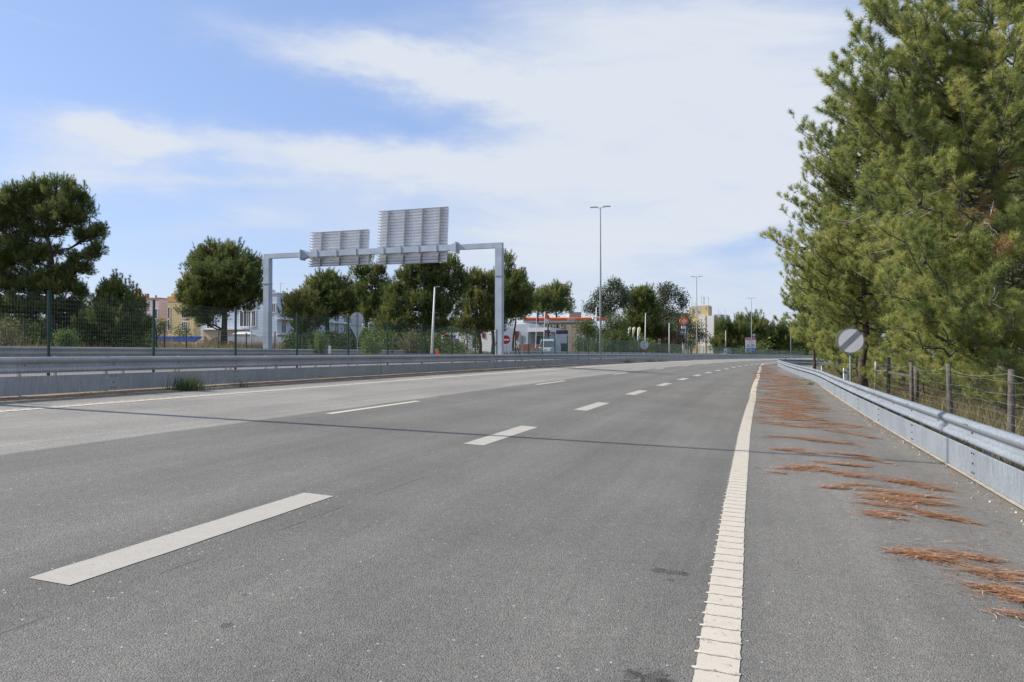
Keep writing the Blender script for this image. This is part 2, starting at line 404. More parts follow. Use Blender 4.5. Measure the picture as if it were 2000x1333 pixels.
PINE = foliage_mat('pine_needles', [(0, (.065, .105, .032)), (.5, (.14, .18, .052)), (.85, (.26, .28, .08)), (1, (.32, .30, .10))], .36)
PINE_Y = foliage_mat('olive_pine_needles', [(0, (.075, .11, .032)), (.5, (.17, .19, .055)), (1, (.32, .31, .10))], .35)
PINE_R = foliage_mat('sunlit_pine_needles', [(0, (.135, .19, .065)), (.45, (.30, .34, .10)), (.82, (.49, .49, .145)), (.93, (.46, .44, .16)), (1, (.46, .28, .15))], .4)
LEAF = foliage_mat('olive_leaves', [(0, (.045, .075, .02)), (.6, (.11, .15, .035)), (1, (.20, .22, .05))], .3)
BRIGHT = foliage_mat('bright_leaves', [(0, (.07, .12, .03)), (.6, (.14, .22, .05)), (1, (.30, .36, .14))], .3)
EUC = foliage_mat('eucalyptus_leaves', [(0, (.045, .065, .035)), (.6, (.10, .12, .06)), (1, (.18, .19, .10))], .3)
MAROON = foliage_mat('maroon_leaves', [(0, (.06, .03, .025)), (.5, (.12, .07, .045)), (1, (.17, .16, .06))])
DRY = foliage_mat('dry_grass_blades', [(0, (.14, .10, .05)), (.6, (.33, .25, .12)), (.9, (.42, .34, .18)), (1, (.16, .17, .06))], .2)
SCRUB = foliage_mat('scrub_leaves', [(0, (.09, .09, .035)), (.5, (.19, .18, .075)), (.8, (.32, .25, .13)), (1, (.38, .29, .17))], .3)
NEEDLE = foliage_mat('fallen_needles', [(0, (.10, .05, .028)), (.45, (.42, .19, .09)), (.9, (.62, .33, .17)), (1, (.80, .64, .40))], .15)
GRIT = foliage_mat('grit_stones', [(0, (.2, .15, .1)), (.6, (.32, .27, .2)), (1, (.48, .43, .36))], 0)
WEED = foliage_mat('weed_blades', [(0, (.04, .06, .02)), (.6, (.09, .13, .04)), (1, (.20, .20, .09))], .2)

# ------------------------------------------------------------------ foliage made of small blades
def blades_object(name, V, tint, material, parent=None, loc=(0, 0, 0)):
    """V: (n,3,3) triangles; tint: (n,)"""
    org = ORG[parent.name] if parent is not None else Vector(loc)
    n = len(V)
    me = bpy.data.meshes.new(name)
    me.vertices.add(n*3); me.loops.add(n*3); me.polygons.add(n)
    me.vertices.foreach_set('co', (V.reshape(-1, 3)-np.array(org)).astype(np.float32).ravel())
    me.loops.foreach_set('vertex_index', np.arange(n*3, dtype=np.int32))
    me.polygons.foreach_set('loop_start', np.arange(0, n*3, 3, dtype=np.int32))
    at_ = me.attributes.new('tint', 'FLOAT', 'POINT'); at_.data.foreach_set('value', np.repeat(tint, 3).astype(np.float32))
    me.materials.append(material); me.update(calc_edges=True)
    o = bpy.data.objects.new(name, me); COL.objects.link(o)
    if parent is not None: o.parent = parent
    else: o.location = org
    ORG[o.name] = org
    return o
def nrm(a): return a/np.maximum(np.linalg.norm(a, axis=-1, keepdims=True), 1e-9)
def tufts(rng, P, Dv, size, k, w, tint, th=(.25, 1.2), back=.5, droop=.06):
    """k needles around each point P pointing along Dv; returns triangles and tints"""
    n = len(P); P = np.repeat(P, k, 0); Dv = np.repeat(nrm(Dv), k, 0)
    size = np.repeat(np.broadcast_to(size, (n,)), k)*rng.uniform(.7, 1.1, n*k)
    r = nrm(rng.normal(size=(n*k, 3))); perp = nrm(r-(r*Dv).sum(1, keepdims=True)*Dv)
    a = rng.uniform(th[0], th[1], n*k)[:, None]
    d = nrm(Dv*np.cos(a)+perp*np.sin(a)); d[:, 2] -= droop
    b = P-Dv*(rng.uniform(0, 1, n*k)*size*back)[:, None]
    tip = b+d*size[:, None]
    side = nrm(np.cross(d, rng.normal(size=(n*k, 3))))*w*.5
    V = np.stack([b-side, b+side, tip], 1)
    T = np.clip(np.repeat(tint, k)+rng.normal(0, .07, n*k), 0, 1)
    return V, T
def leaves(rng, P, size, asp, tint):
    """one two-triangle leaf per point"""
    n = len(P); d = nrm(rng.normal(size=(n, 3))); d[:, 2] -= .3; d = nrm(d)
    s = nrm(np.cross(d, rng.normal(size=(n, 3))))
    L_ = size*rng.uniform(.7, 1.2, n)[:, None]
    a, c = P-d*L_*.5, P+d*L_*.5; b, e = P+s*L_*asp*.5, P-s*L_*asp*.5
    V = np.concatenate([np.stack([a, b, c], 1), np.stack([a, c, e], 1)])
    return V, np.concatenate([tint, tint])

def curve_pts(a, b, sag, n=6, jit=.0, rnd=random):
    a, b = Vector(a), Vector(b); out = []
    for i in range(n+1):
        s = i/n; p = a.lerp(b, s); p.z += sag*math.sin(math.pi*s)
        if 0 < i < n and jit: p += Vector((rnd.uniform(-jit, jit), rnd.uniform(-jit, jit), rnd.uniform(-jit, jit)))
        out.append(p)
    return out

def DDt(px, D, lc=30.):
    if px < 900: return D
    lo, hi = 10., 600.
    for _ in range(40):
        m_ = (lo+hi)/2
        if to_road(X_of(px, m_), m_)[1] < lc: lo = m_
        else: hi = m_
    return max(D, hi)
def tree(name, label, cat, px, D, blobs, seed, *, candles=(), grow=1.06, kind='pine', tr=.2, group=None, dens=1., fm=None, bark=None, lean=0., ts=None, up=.7, gap=.22, trunk_top=None):
    rng = np.random.default_rng(seed); rnd = random.Random(seed); D = max(D, DDt(px, D))
    b0 = base(px, D); t = thing(name, label, cat, b0, group)
    k = D/F_PX
    E = []
    for (cx, cy, rx, ry) in blobs:
        rx, ry = rx*grow, ry*grow
        rxm = rx*k
        c = at(cx, cy, D+rng.uniform(-.45, .45)*rxm); E.append((np.array(c), np.array([rxm, rxm*.95, ry*k])))
    top = max(c[2]+r[2]*.6 for c, r in E) if trunk_top is None else 1.5+(HOR-trunk_top)*k
    tw = MB(); H = top-b0.z
    tx = float(np.mean([c[0] for c, r in E]))
    tpts = [b0+Vector(((tx-b0.x)*.35*(s**1.5)+rnd.uniform(-.02, .02)*H*(s > 0), rnd.uniform(-.02, .02)*H*(s > 0), H*s-.15*(s == 0))) for s in (0, .15, .3, .45, .6, .8, 1)]
    tw.tube(tpts, [tr*(1.25-.0*i) if i == 0 else tr*(1.05-1.0*s) + .02 for i, s in enumerate((0, .15, .3, .45, .6, .8, 1))], 8)
    tw.build('trunk', bark or M_['bark'], t, True)
    def axis(z):
        s = min(max((z-b0.z)/H, 0), 1)*6; 
        f = [0, .15, .3, .45, .6, .8, 1]; q = s/6
        for i in range(6):
            if q <= f[i+1]: return tpts[i].lerp(tpts[i+1], (q-f[i])/(f[i+1]-f[i]))
        return tpts[-1]
    ts = ts or max(.18, D*.0038)
    rc = ts*1.6 if kind == 'pine' else ts*2.2
    lm = MB(); P, Dv, Ti = [], [], []
    for c, r in E:
        area = 4*math.pi*((r[0]*r[1])**1.6+2*(r[0]*r[2])**1.6)**(1/1.6)/3**(1/1.6)
        n = max(8, int(dens*1.05*area/(rc*rc)))
        u = nrm(rng.normal(size=(n, 3))); rad = rng.uniform(0, 1, n)**(1/3.2)*np.array([1+.42*mnoise.noise(Vector(v)*2.6+Vector((seed, c[0], 0))) for v in u])*rng.uniform(.92, 1.12, n)
        u[:, 2] = np.where((u[:, 2] < -.3) & (rng.uniform(size=n) < .6), -u[:, 2], u[:, 2])
        pc = c+u*rad[:, None]*r
        # gaps: drop clumps where a coarse noise is low
        keep = np.array([mnoise.noise(Vector(p)*(.30/ts)+Vector((seed, 0, 0))) > gap*.9-.16 for p in pc]) if gap else np.ones(n, bool)
        keep |= rng.uniform(size=n) < .10
        pc, u = pc[keep], u[keep]; n = len(pc)
        if not n: continue
        a0 = axis(c[2]-.6*r[2]-.35*abs(c[0]-b0.x)); ctr = Vector(c-np.array([0, 0, r[2]*.25]))
        rr = max(.03, min(tr*.45, .05+.03*max(r[0], r[2])))
        lp = curve_pts(a0, ctr, -.08*(ctr-a0).length, 5, .06*(ctr-a0).length, rnd); lm.tube(lp, [rr*(1-.55*i/5) for i in range(6)], 5)
        for j in rng.choice(n, min(n, max(3, min(int(n*.30), 26))), replace=False):
            e = Vector(pc[j]); lq = curve_pts(lp[rnd.choice((3, 4, 5))], e, -.1*(e-ctr).length, 3, .05*(e-ctr).length, rnd)
            lm.tube(lq, [rr*.42, rr*.3, rr*.2, rr*.1], 4, False)
        q = 13 if kind == 'pine' else 34
        ct = np.clip(rng.normal(.45, .27, n), .02, .95)
        o = nrm(rng.normal(size=(n*q, 3)))*(rng.uniform(0, 1, n*q)**.45)[:, None]*rc
        o[:, 2] *= 1.05
        pp = np.repeat(pc, q, 0)+o
        dd = nrm(np.repeat(u*np.array([1, 1, .6]), q, 0)*.7+nrm(o)*.6+np.array([0, 0, up]))
        P.append(pp); Dv.append(dd); Ti.append(np.clip(np.repeat(ct, q)+rng.normal(0, .1, n*q), 0, 1))
        if kind == 'pine':                                          # upright shoots standing out of the crown
            sl = np.where((u[:, 2] > -.15) & (rng.uniform(size=n) < .75))[0]
            for rep in range(3):
                sh0 = pc[sl]+nrm(rng.normal(size=(len(sl), 3)))*rc*.75; sdir = nrm(u[sl]*np.array([.5, .5, .2])+np.array([0, 0, 1.])+rng.normal(0, .2, (len(sl), 3)))
                for st_ in range(4):
                    P.append(sh0+sdir*(rc*.35*st_)); Dv.append(sdir*1.0); Ti.append(np.clip(ct[sl]+.05+.06*st_, 0, 1))
    for (cx, cy0, cy1) in candles:
        dd_ = D+rng.uniform(-.8, .8)
        for st_ in range(10):
            y = cy1+(cy0-cy1)*st_/9; p = np.array(at(cx+rng.uniform(-.8, .8), y, dd_))
            P.append(p[None]+rng.normal(0, .03, (3, 3))); Dv.append(np.tile(np.array([[.0, 0, 1.]]), (3, 1))+rng.normal(0, .15, (3, 3))); Ti.append(np.full(3, .62))
    lm.build('limb', bark or M_['bark'], t, True)
    P, Dv, Ti = np.concatenate(P), np.concatenate(Dv), np.concatenate(Ti)
    if kind == 'pine': V, T = tufts(rng, P, Dv, ts, 13, ts*.10, Ti, th=(.15, 1.05))
    else: V, T = leaves(rng, P, ts*.62, .5, Ti)
    blades_object('crown', V, T, fm or (PINE if kind == 'pine' else LEAF), t)
    return t

def near_pine(label, px, D, H, R, zlow, nl, seed, tr, shape, tips=(), step=.24, k=24, w=.0105, cones=0, dead=0, top_bend=(0, 0), brown=(), nlen=.185, bark=None):
    """branch-by-branch maritime pine with separate needles"""
    rng = np.random.default_rng(seed); rnd = random.Random(seed)
    b0 = base(px, D); t = thing('pine_tree', label, 'pine tree', b0, 'tall pines beside the right shoulder')
    fr = [0, .1, .22, .36, .5, .66, .82, 1]
    tp = [b0+Vector((top_bend[0]*s*s+rnd.uniform(-.015, .015)*H*(s > .05), top_bend[1]*s*s+rnd.uniform(-.015, .015)*H*(s > .05), H*s-(.2 if s == 0 else 0))) for s in fr]
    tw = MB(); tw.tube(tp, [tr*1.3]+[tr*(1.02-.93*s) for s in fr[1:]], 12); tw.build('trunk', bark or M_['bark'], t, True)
    def axis(h):
        q = min(max(h/H, 0), 1)
        for i in range(7):
            if q <= fr[i+1]: return tp[i].lerp(tp[i+1], (q-fr[i])/(fr[i+1]-fr[i]))
        return tp[-1]
    specs = []
    for (tx, ty, td) in tips:
        e = at(tx, ty, td); a = axis(max(zlow*.9, e.z-b0.z-.38*math.hypot(e.x-b0.x, e.y-b0.y))); specs.append((a, e, 1))
    for i in range(nl):
        q = ((i+.5)/nl)**.9; h = zlow+(H-zlow)*q; h += rnd.uniform(-.2, .2)
        azm = i*2.39996+rnd.uniform(-.4, .4); ln = R*shape(q)*rnd.uniform(.7, 1.12)
        rise = (.05+.55*q+rnd.uniform(-.12, .15))*ln
        a = axis(h); specs.append((a, a+Vector((math.cos(azm)*ln, math.sin(azm)*ln, rise)), 0))
    lm = MB(); P, Dv, Ti, tips_p = [], [], [], []
    for a, e, ex in specs:
        ln = (e-a).length
        if ln < .2: continue
        n = max(4, int(ln/.45)); lp = curve_pts(a, e, -.09*ln, n, .035*ln, rnd); r0 = .009+.0075*ln
        lm.tube(lp, [r0*(1-.8*i/n) for i in range(n+1)], 5)
        bt = rnd.uniform(.2, .72)
        m = int(ln*.82/step)
        for j in range(m+1):
            s = .2+.8*j/max(m, 1); f = s*n; i0 = min(int(f), n-1); p = lp[i0].lerp(lp[i0+1], f-i0); tg = (lp[i0+1]-lp[i0]).normalized()
            for sd in (-1, 1):
                if rnd.random() < .33: continue
                tl = (.38+.62*(1-s)*min(1, ln/3))*rnd.uniform(.6, 1.3)
                ang = sd*rnd.uniform(.5, 1.15) if j < m else sd*rnd.uniform(.1, .6)
                d = (Matrix.Rotation(ang, 3, 'Z') @ tg); d.z += rnd.uniform(-.15, .5); d.normalize()
                e2 = p+d*tl+Vector((0, 0, tl*.22)); md = p+d*tl*.5
                lm.tube([p, md, e2], [.0055, .004, .0025], 3, False)
                if rnd.random() < .05: continue
                nt_ = max(2, int(tl/.16)); tn = bt+rnd.uniform(-.25, .25)
                for q in range(nt_):
                    u = 1-.66*q/nt_
                    pp = md.lerp(e2, (u-.5)*2) if u > .5 else p.lerp(md, u*2)
                    dd = (e2-md).normalized()+Vector((rnd.uniform(-.3, .3), rnd.uniform(-.3, .3), .35))
                    P.append(pp); Dv.append(dd); Ti.append(tn-.1*q/nt_)
                for q in range(3):                                  # candelabra of shoots at the twig end
                    sh = ((e2-md).normalized()+Vector((rnd.uniform(-.9, .9), rnd.uniform(-.9, .9), rnd.uniform(.1, .9)))).normalized()
                    sl = rnd.uniform(.12, .26)*(nlen/.17); st = md.lerp(e2, rnd.uniform(.3, 1)); en = st+sh*sl
                    lm.tube([st, en], [.003, .002], 3, False)
                    P.append(en); Dv.append(sh); Ti.append(tn+.12); P.append(st.lerp(en, .55)); Dv.append(sh); Ti.append(tn)
                tips_p.append(p)
    lm.build('branches', bark or M_['bark'], t, True)
    P, Dv, Ti = np.array([tuple(p) for p in P]), np.array([tuple(p) for p in Dv]), np.clip(np.array(Ti), 0, .86)
    for (bx, by, rr) in brown:                                      # dying sprays keep orange needles
        u = 1000+F_PX*P[:, 0]/P[:, 1]; v = HOR-F_PX*(P[:, 2]-1.5)/P[:, 1]
        sel = ((u-bx)**2+(v-by)**2 < rr*rr) & (P[:, 1] < D-.5) & (rng.uniform(size=len(P)) < .8); Ti[sel] = 1
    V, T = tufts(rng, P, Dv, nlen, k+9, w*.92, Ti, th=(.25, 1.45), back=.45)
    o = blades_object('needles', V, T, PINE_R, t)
    if cones:
        for j in range(cones):
            c = rnd.choice(tips_p); mb = MB(FR(c+Vector((0, 0, -.03)), rnd.uniform(0, 6)))
            mb.tube([(0, 0, 0), (.02, 0, -.02), (.05, 0, -.04), (.10, 0, -.06), (.14, 0, -.07)], [.012, .04, .05, .035, .008], 7)
            mb.build('pine_cone', M_['cone'], t, True)
    if dead:
        for j in range(dead):
            dm = MB()
            h = rnd.uniform(zlow*.5, H*.62); az = rnd.uniform(math.pi*.95, math.pi*1.6); ln = rnd.uniform(R*.8, R*1.3)
            a = axis(h); e = a+Vector((math.cos(az)*ln, math.sin(az)*ln, rnd.uniform(-.2, .15)*ln))
            lp = curve_pts(a, e, rnd.uniform(-.15, .12)*ln, 7, .05*ln, rnd); dm.tube(lp, [.026-.0026*i for i in range(8)], 5)
            for q in range(7):
                p = lp[rnd.randrange(2, 8)]; l2 = rnd.uniform(.3, .9)
                d = Vector((math.cos(az+rnd.uniform(-1, 1)), math.sin(az+rnd.uniform(-1, 1)), rnd.uniform(-.6, .2))).normalized()
                dm.tube(curve_pts(p, p+d*l2, -.12*l2, 4, .05*l2, rnd), [.008, .007, .005, .004, .002], 3)
            dm.build('dead_branch', M_['twig'], t, True)
    return t

# ------------------------------------------------------------------ the setting: ground, road, markings
TS = [-30, -20, -12, -6]+[float(i) for i in range(-3, 60)]+[60+2*i for i in range(60)]+[180+5*i for i in range(16)]+[265, 290, 330, 400, 520, 700, 1000, 1500]
def sheet(name, lcs, material, h, ts=TS, uv=False, zf=None):
    m = MB(); nl = len(lcs); uvs = []
    for t in ts:
        for l in lcs: m.v.append(tuple(RC(t, l, h+(zf(t, l) if zf else 0)))); uvs.append((t, l))
    for i in range(len(ts)-1):
        for j in range(nl-1):
            a = i*nl+j; m.f.append((a, a+nl, a+nl+1, a+1))
    o = m.build(name, material)
    if uv:
        u = o.data.uv_layers.new(name='road')
        for lp in o.data.loops: u.data[lp.index].uv = uvs[lp.vertex_index]
    return tag(o, kind='structure')
TG = TS
gl = [-900, -400, -200, -120, -80, -55, -40, -30, -22, -15, -11, -8, -6.2, -4.6, -3.3, -2.9, 13.2, 14, 16, 27, 31, 35, 40, 46, 55, 70, 85, 100, 140, 200, 350, 600, 900]
def gzf(t, l):
    if -2.9 < l < 13.2: return 0
    a = 0 if abs(l) < 30 else min(.25, (abs(l)-30)*.01)
    return a*mnoise.noise(Vector((t*.08, l*.08, 0)))
sheet('ground', gl, M_['ground'], -.03, zf=lambda t, l: gzf(t, l))
sheet('carriageway', [-2.62, -1, 1, 3, 5, 7, 9, 11, 12.45], M_['asphalt'], 0., uv=True)
sheet('opposite_road', [17.2, 20, 23, 25.2], M_['asphalt_b'], .0)
def vz(t, l): return .02*mnoise.noise(Vector((t*1.3, l*2.5, 3)))
sheet('verge', [12.45, 12.6, 12.9, 13.3, 13.8, 14.6, 16.0, 17.2], M_['verge'], -.004, zf=lambda t, l: vz(t, l) if 12.5 < l < 17 else 0)
sheet('kerb', [-2.76, -2.62], M_['kerb'], .012, ts=[t for t in TS if -12 <= t < 112], zf=lambda t, l: .006*mnoise.noise(Vector((t*2, l, 3))))

def strip(m, t0, t1, c, w, h=.004, dt=1., jag=0.):
    n = max(1, int(math.ceil((t1-t0)/dt))); vs, fs = [], []
    for i in range(n+1):
        t = t0+(t1-t0)*i/n; cc = c(t) if callable(c) else c
        vs += [RC(t, cc-w/2+random.uniform(-jag, jag), h), RC(t, cc+w/2+random.uniform(-jag, jag), h)]
    m.add(vs, [(2*i, 2*i+1, 2*i+3, 2*i+2) for i in range(n)])
random.seed(5)
# right edge line: read from the photograph as points on the ground
EDGE = []
for (px, py) in [(1396, 1333), (1432, 998), (1453, 850), (1470, 780), (1481, 738), (1485, 722), (1486, 714.5), (1492, 711), (1513.6, 709)]:
    p = ground_at(px, py); EDGE.append(to_road(p.x, p.y))
EDGE = [(-6, EDGE[0][1])]+EDGE
et, el_ = [e[0] for e in EDGE], [e[1] for e in EDGE]
print('EDGE', [(round(a, 1), round(b, 2)) for a, b in EDGE])
def edge_c(t): return float(np.interp(t, et, el_))
m = MB(); strip(m, -6, 30, edge_c, .20, .004, .06, .0035); strip(m, 30.0, et[-1], edge_c, .20, .004, .7)
rib_t = -1.
while rib_t < 50:
    c = edge_c(rib_t); n = 8; vs = []; jw = random.uniform(-.004, .004)
    for (dt, h) in ((-.017, .004), (-.013, .0095), (.004, .0105), (.018, .004)):
        for j in range(n+1):
            e = 1 if 0 < j < n else .3
            vs.append(RC(rib_t+dt*(1 if 0 < j < n else .6)+.004*math.sin(j*1.3+rib_t*9), c-.106+(.222+jw)*j/n, .004+(h-.004)*e))
    m.add(vs, [(a*(n+1)+j, (a+1)*(n+1)+j, (a+1)*(n+1)+j+1, a*(n+1)+j+1) for a in range(3) for j in range(n)])
    rib_t += .2
tag(m.build('edge_line', M_['paint']), kind='structure')
m = MB(); rib_t = -1.  # dark line along each rib: its shadow and dirt in one colour
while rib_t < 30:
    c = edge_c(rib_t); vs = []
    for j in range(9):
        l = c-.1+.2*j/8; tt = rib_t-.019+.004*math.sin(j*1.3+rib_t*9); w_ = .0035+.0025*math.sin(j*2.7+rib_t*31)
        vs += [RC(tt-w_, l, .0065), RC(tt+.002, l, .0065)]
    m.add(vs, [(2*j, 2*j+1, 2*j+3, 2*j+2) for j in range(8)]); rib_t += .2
tag(m.build('edge_line_dirt_shade', mat('grime_and_shade', (.26, .235, .20), .9)), kind='structure')
m = MB(); strip(m, -6, 300, 11.45, .18, .004, 1.)
r_ = 4.
while r_ < 60:
    m.add([RC(r_-.02, 11.35, .006), RC(r_+.02, 11.35, .006), RC(r_+.02, 11.58, .012), RC(r_-.02, 11.58, .012), RC(r_, 11.33, .013), RC(r_, 11.60, .013)], [(0, 1, 4), (0, 4, 5, 3), (1, 2, 5, 4), (2, 3, 5)]); r_ += .25
tag(m.build('median_edge_line', M_['paint']), kind='structure')
m = MB()
for i in range(-1, 34): strip(m, 3.48+7*i, 6.36+7*i, 3.86, .31, .004, .25, .004)
tag(m.build('broken_lane_line', M_['paint_old']), kind='structure')
m = MB()
for i in range(-1, 18): strip(m, 12.75+14*i, 16.75+14*i, 7.55, .14, .004, .5, .002)
tag(m.build('fine_lane_line', M_['paint']), kind='structure')

# ------------------------------------------------------------------ guardrails
BEAM = [(0, .44), (-.035, .45), (-.075, .475), (-.080, .505), (-.055, .545), (-.012, .575), (-.012, .615), (-.055, .645), (-.080, .685), (-.075, .715), (-.035, .745), (0, .75)]
def fine(p, n=3):
    out = []
    for i in range(len(p)-1):
        a, b, c, d = p[max(i-1, 0)], p[i], p[i+1], p[min(i+2, len(p)-1)]
        for k in range(n):
            t = k/n
            out.append(tuple(.5*((2*b[j])+(-a[j]+c[j])*t+(2*a[j]-5*b[j]+4*c[j]-d[j])*t*t+(-a[j]+3*b[j]-3*c[j]+d[j])*t**3) for j in (0, 1)))
    return out+[p[-1]]
BEAM = fine(BEAM)
PLATE = [(.03, .375), (0, .38), (-.006, .372), (-.004, .03), (.0, .02)]
def rail(label, lc, t0, t1, side, plate=True, bolts=True, post_to=90, mt=None, h0=0., seg=4.2, group='galvanised crash barriers'):
    """side=+1: the traffic face looks towards +L"""
    mid = RC((t0+min(t1, t0+20))/2, lc(t0) if callable(lc) else lc)
    T = thing('guardrail', label, 'guardrail', RC(max(t0, 4), lc(max(t0, 4)) if callable(lc) else lc), group)
    f = lc if callable(lc) else (lambda t: lc)
    mt = mt or M_['galv']
    def sweep(profile, th):
        m = MB(); t = t0; i = 0
        while t < t1-.01:
            te = min(t+seg, t1); n = 4 if t < 110 else 2; base_i = len(m.v)
            o_ = .0035*(i % 2); ov = .16
            for j in range(n+1):
                tt = t+(te-t+ov)*j/n
                for (u, z) in profile: m.v.append(tuple(RC(tt, f(tt)-side*(u-o_), z+h0)))
            q = len(profile)
            for j in range(n):
                for c in range(q-1):
                    a = base_i+j*q+c; m.f.append((a, a+1, a+1+q, a+q))
            t = te; i += 1
        return m
    ob = sweep(BEAM, .003).build('rail_beam', mt, T)
    sol = ob.modifiers.new('thickness', 'SOLIDIFY'); sol.thickness = .004; sol.offset = 0
    if plate:
        pl = sweep(PLATE, .003).build('lower_plate', mt, T)
        sol = pl.modifiers.new('thickness', 'SOLIDIFY'); sol.thickness = .004; sol.offset = 0
    t = t0; k = 0
    while t < t1 and t < post_to:
        p = RC(t, f(t)); d = RC(t+.1, f(t+.1))-p; yaw = math.atan2(d.y, d.x)
        m = MB(FR(p+Vector((0, 0, h0)), yaw))
        s = -side*1.
        m.box(-.03, .03, s*.10, s*.16, -.3, .70); m.box(-.05, .05, s*.0, s*.10, .53, .66)
        if plate: m.box(-.02, .02, s*.004, s*.10, .22, .28)
        if t > -3: m.build('post', M_['galv_shade'], T)
        t += seg/2 if t < 40 else seg; k += 1
    if bolts:
        bm = MB(); t = t0; i = 0
        while t < min(t1, 75):
            for (dt, dz, r, u) in ((.08, .595, .016, -.012), (.02, .70, .009, -.081), (.14, .70, .009, -.081), (.02, .49, .009, -.081), (.14, .49, .009, -.081), (2.1, .595, .013, -.012),
                                   (.03, .33, .014, -.006), (.13, .33, .014, -.006), (.03, .08, .014, -.006), (.13, .08, .014, -.006), (.08, .2, .017, -.006)):
                if dz < .4 and not plate: continue
                tt = t+dt; p = RC(tt, f(tt)-side*(u-.004), dz+h0); q = RC(tt, f(tt)-side*(u-.018), dz+h0)
                bm.tube([p, q], [r, r*.7], 6)
            t += seg
        tag(bm.build('bolts', M_['bolt'], T), kind='stuff')
    return T
# right rail: nearly straight on the ground as read from the photograph
RR = []
for (px, py) in [(1809, 895), (1656.5, 798), (1589, 753), (1569, 740), (1540, 725), (1516, 713.5)]:
    p = ground_at(px, py); RR.append(to_road(p.x, p.y))
print('RR', [(round(a, 1), round(b, 2)) for a, b in RR])
tE, lE = RR[-1]
rr_t = [-6, 8, 45, 60, 85, tE, tE+25]; rr_l = [-2.68, -2.68, -2.72, float(np.interp(60, [r[0] for r in RR], [r[1] for r in RR])), float(np.interp(85, [r[0] for r in RR], [r[1] for r in RR])), lE, lE-6.]
print('rr', list(zip(rr_t, rr_l)))
def right_lc(t):
    # smooth interpolation
    acc = 0
    for d in (-6, -3, 0, 3, 6): acc += float(np.interp(t+d, rr_t, rr_l))
    return acc/5
rail('pale galvanised crash barrier running close along the right shoulder', right_lc, -5.4, tE+22, +1)
rail('galvanised crash barrier along the left road edge, in front of the green fence', 13.42, -3.2, 330, -1, mt=M_['galv_shade'])
rail('crash barrier just behind the green fence, only its top edge showing', 16.3, 0, 46, +1, plate=False, bolts=False, post_to=46, mt=M_['galv_shade'], h0=-.04)
rail('crash barrier on the far side of the slip road, below the dry grass', lambda t: float(np.interp(t, [0, 20, 45, 52, 60], [28.2, 27.2, 25.5, 25.4, 26.5])), 4, 60, -1, plate=False, bolts=False, post_to=60, mt=M_['galv_shade'])
rail('long crash barrier below the petrol station, seen through the green fence', 25.2, 74, 300, -1, plate=False, bolts=False, post_to=200, mt=M_['galv_shade'])

# ------------------------------------------------------------------ green mesh fence
FL = 14.75
def green_fence(ts, braces, label, top=2.12):
    T = thing('mesh_fence', label, 'fence', RC(ts[0], FL), 'green wire mesh fences in the median')
    for t in ts:
        p = RC(t, FL); m = MB(); r = .034 if t < 80 else .03
        m.tube([p+Vector((0, 0, -.2)), p+Vector((0, 0, top))], r, 8); m.tube([p+Vector((0, 0, top)), p+Vector((0, 0, top+.02))], r*1.15, 8)
        m.build('post', M_['green'], T)
    for (a, b) in braces:
        m = MB(); m.tube([RC(a, FL, 1.5), RC(b, FL, .0)], .024, 6); m.build('brace', M_['green'], T)
    w = MB()
    for i in range(len(ts)-1):
        a, b = ts[i], ts[i+1]; far = a > 60
        nv = max(1, int(round((b-a)/(.07 if not far else .14)))); th = .0026 if not far else .0062
        for j in range(nv):
            t = a+(b-a)*j/nv; p = RC(t, FL); w.bar(p+Vector((0, 0, .05)), p+Vector((0, 0, top-.05)), th)
        nh = 21 if not far else 14
        for j in range(nh+1):
            h = .05+(top-.1)*j/nh; w.bar(RC(a, FL, h), RC(b, FL, h), th)
    w.build('wire_mesh', M_['wire'], T)
f1 = [t_for_px(x, FL) for x in (95, 300, 460, 580, 680, 757, 824, 882.5, 928.5, 970.5)]
print('fence t', [round(x, 1) for x in f1])
f1 = [f1[0]-6.4, f1[0]-3.2]+f1
f2 = [t_for_px(x, FL) for x in (1006.6, 1032.7, 1059.4, 1084, 1108, 1129, 1149.5, 1166, 1181, 1195.6, 1210.6, 1224.5, 1237.5, 1250, 1261, 1272.8, 1283.6)]
print([round(x, 1) for x in f2])
while f2[-1] < 255: f2.append(f2[-1]+3.1)
green_fence(f1, [(f1[-1]-1.7, f1[-1])][::1] and [(f1[-1], f1[-1]-1.6)], 'green wire mesh fence on slim posts, left of the gantry leg')
green_fence(f2, [(f2[0], f2[0]+1.6)], 'green wire mesh fence curving away to the right of the gantry leg')

# ------------------------------------------------------------------ lamp posts
def lamp(t, lc, h, label, arm=.58):
    p = RC(t, lc); T = thing('street_lamp', label, 'street lamp', p, 'tall twin-arm lamp posts along the median')
    m = MB(); m.tube([p+Vector((0, 0, -.1)), p+Vector((0, 0, h*.3)), p+Vector((0, 0, h))], [.115, .095, .05], 12); m.tube([p+Vector((0, 0, -.02)), p+Vector((0, 0, .05))], .2, 12)
    m.build('pole', M_['galv'], T, True)
    q = RC(t+.1, lc)-p; yaw = math.atan2(q.y, q.x)+math.pi/2
    for s in (-1, 1):
        F = FR(p+Vector((0, 0, h)), yaw)
        a = MB(F); a.tube([(0, 0, -.05), (s*arm, 0, .06)], .024, 6); ao = a.build('arm', M_['galv'], T)
        a = MB(F); a.box(min(s*arm*.45, s*arm*1.5), max(s*arm*.45, s*arm*1.5), -.11, .11, .02, .10); a.build('lamp_head', M_['galv_shade'], T)
lamp(9.75, 14.1, 13.2, 'tall lamp post beside the near end of the left crash barrier')
LT = [t_for_px(x, 14.1) for x in (1173, 1361, 1468)]
print('lamps', LT)
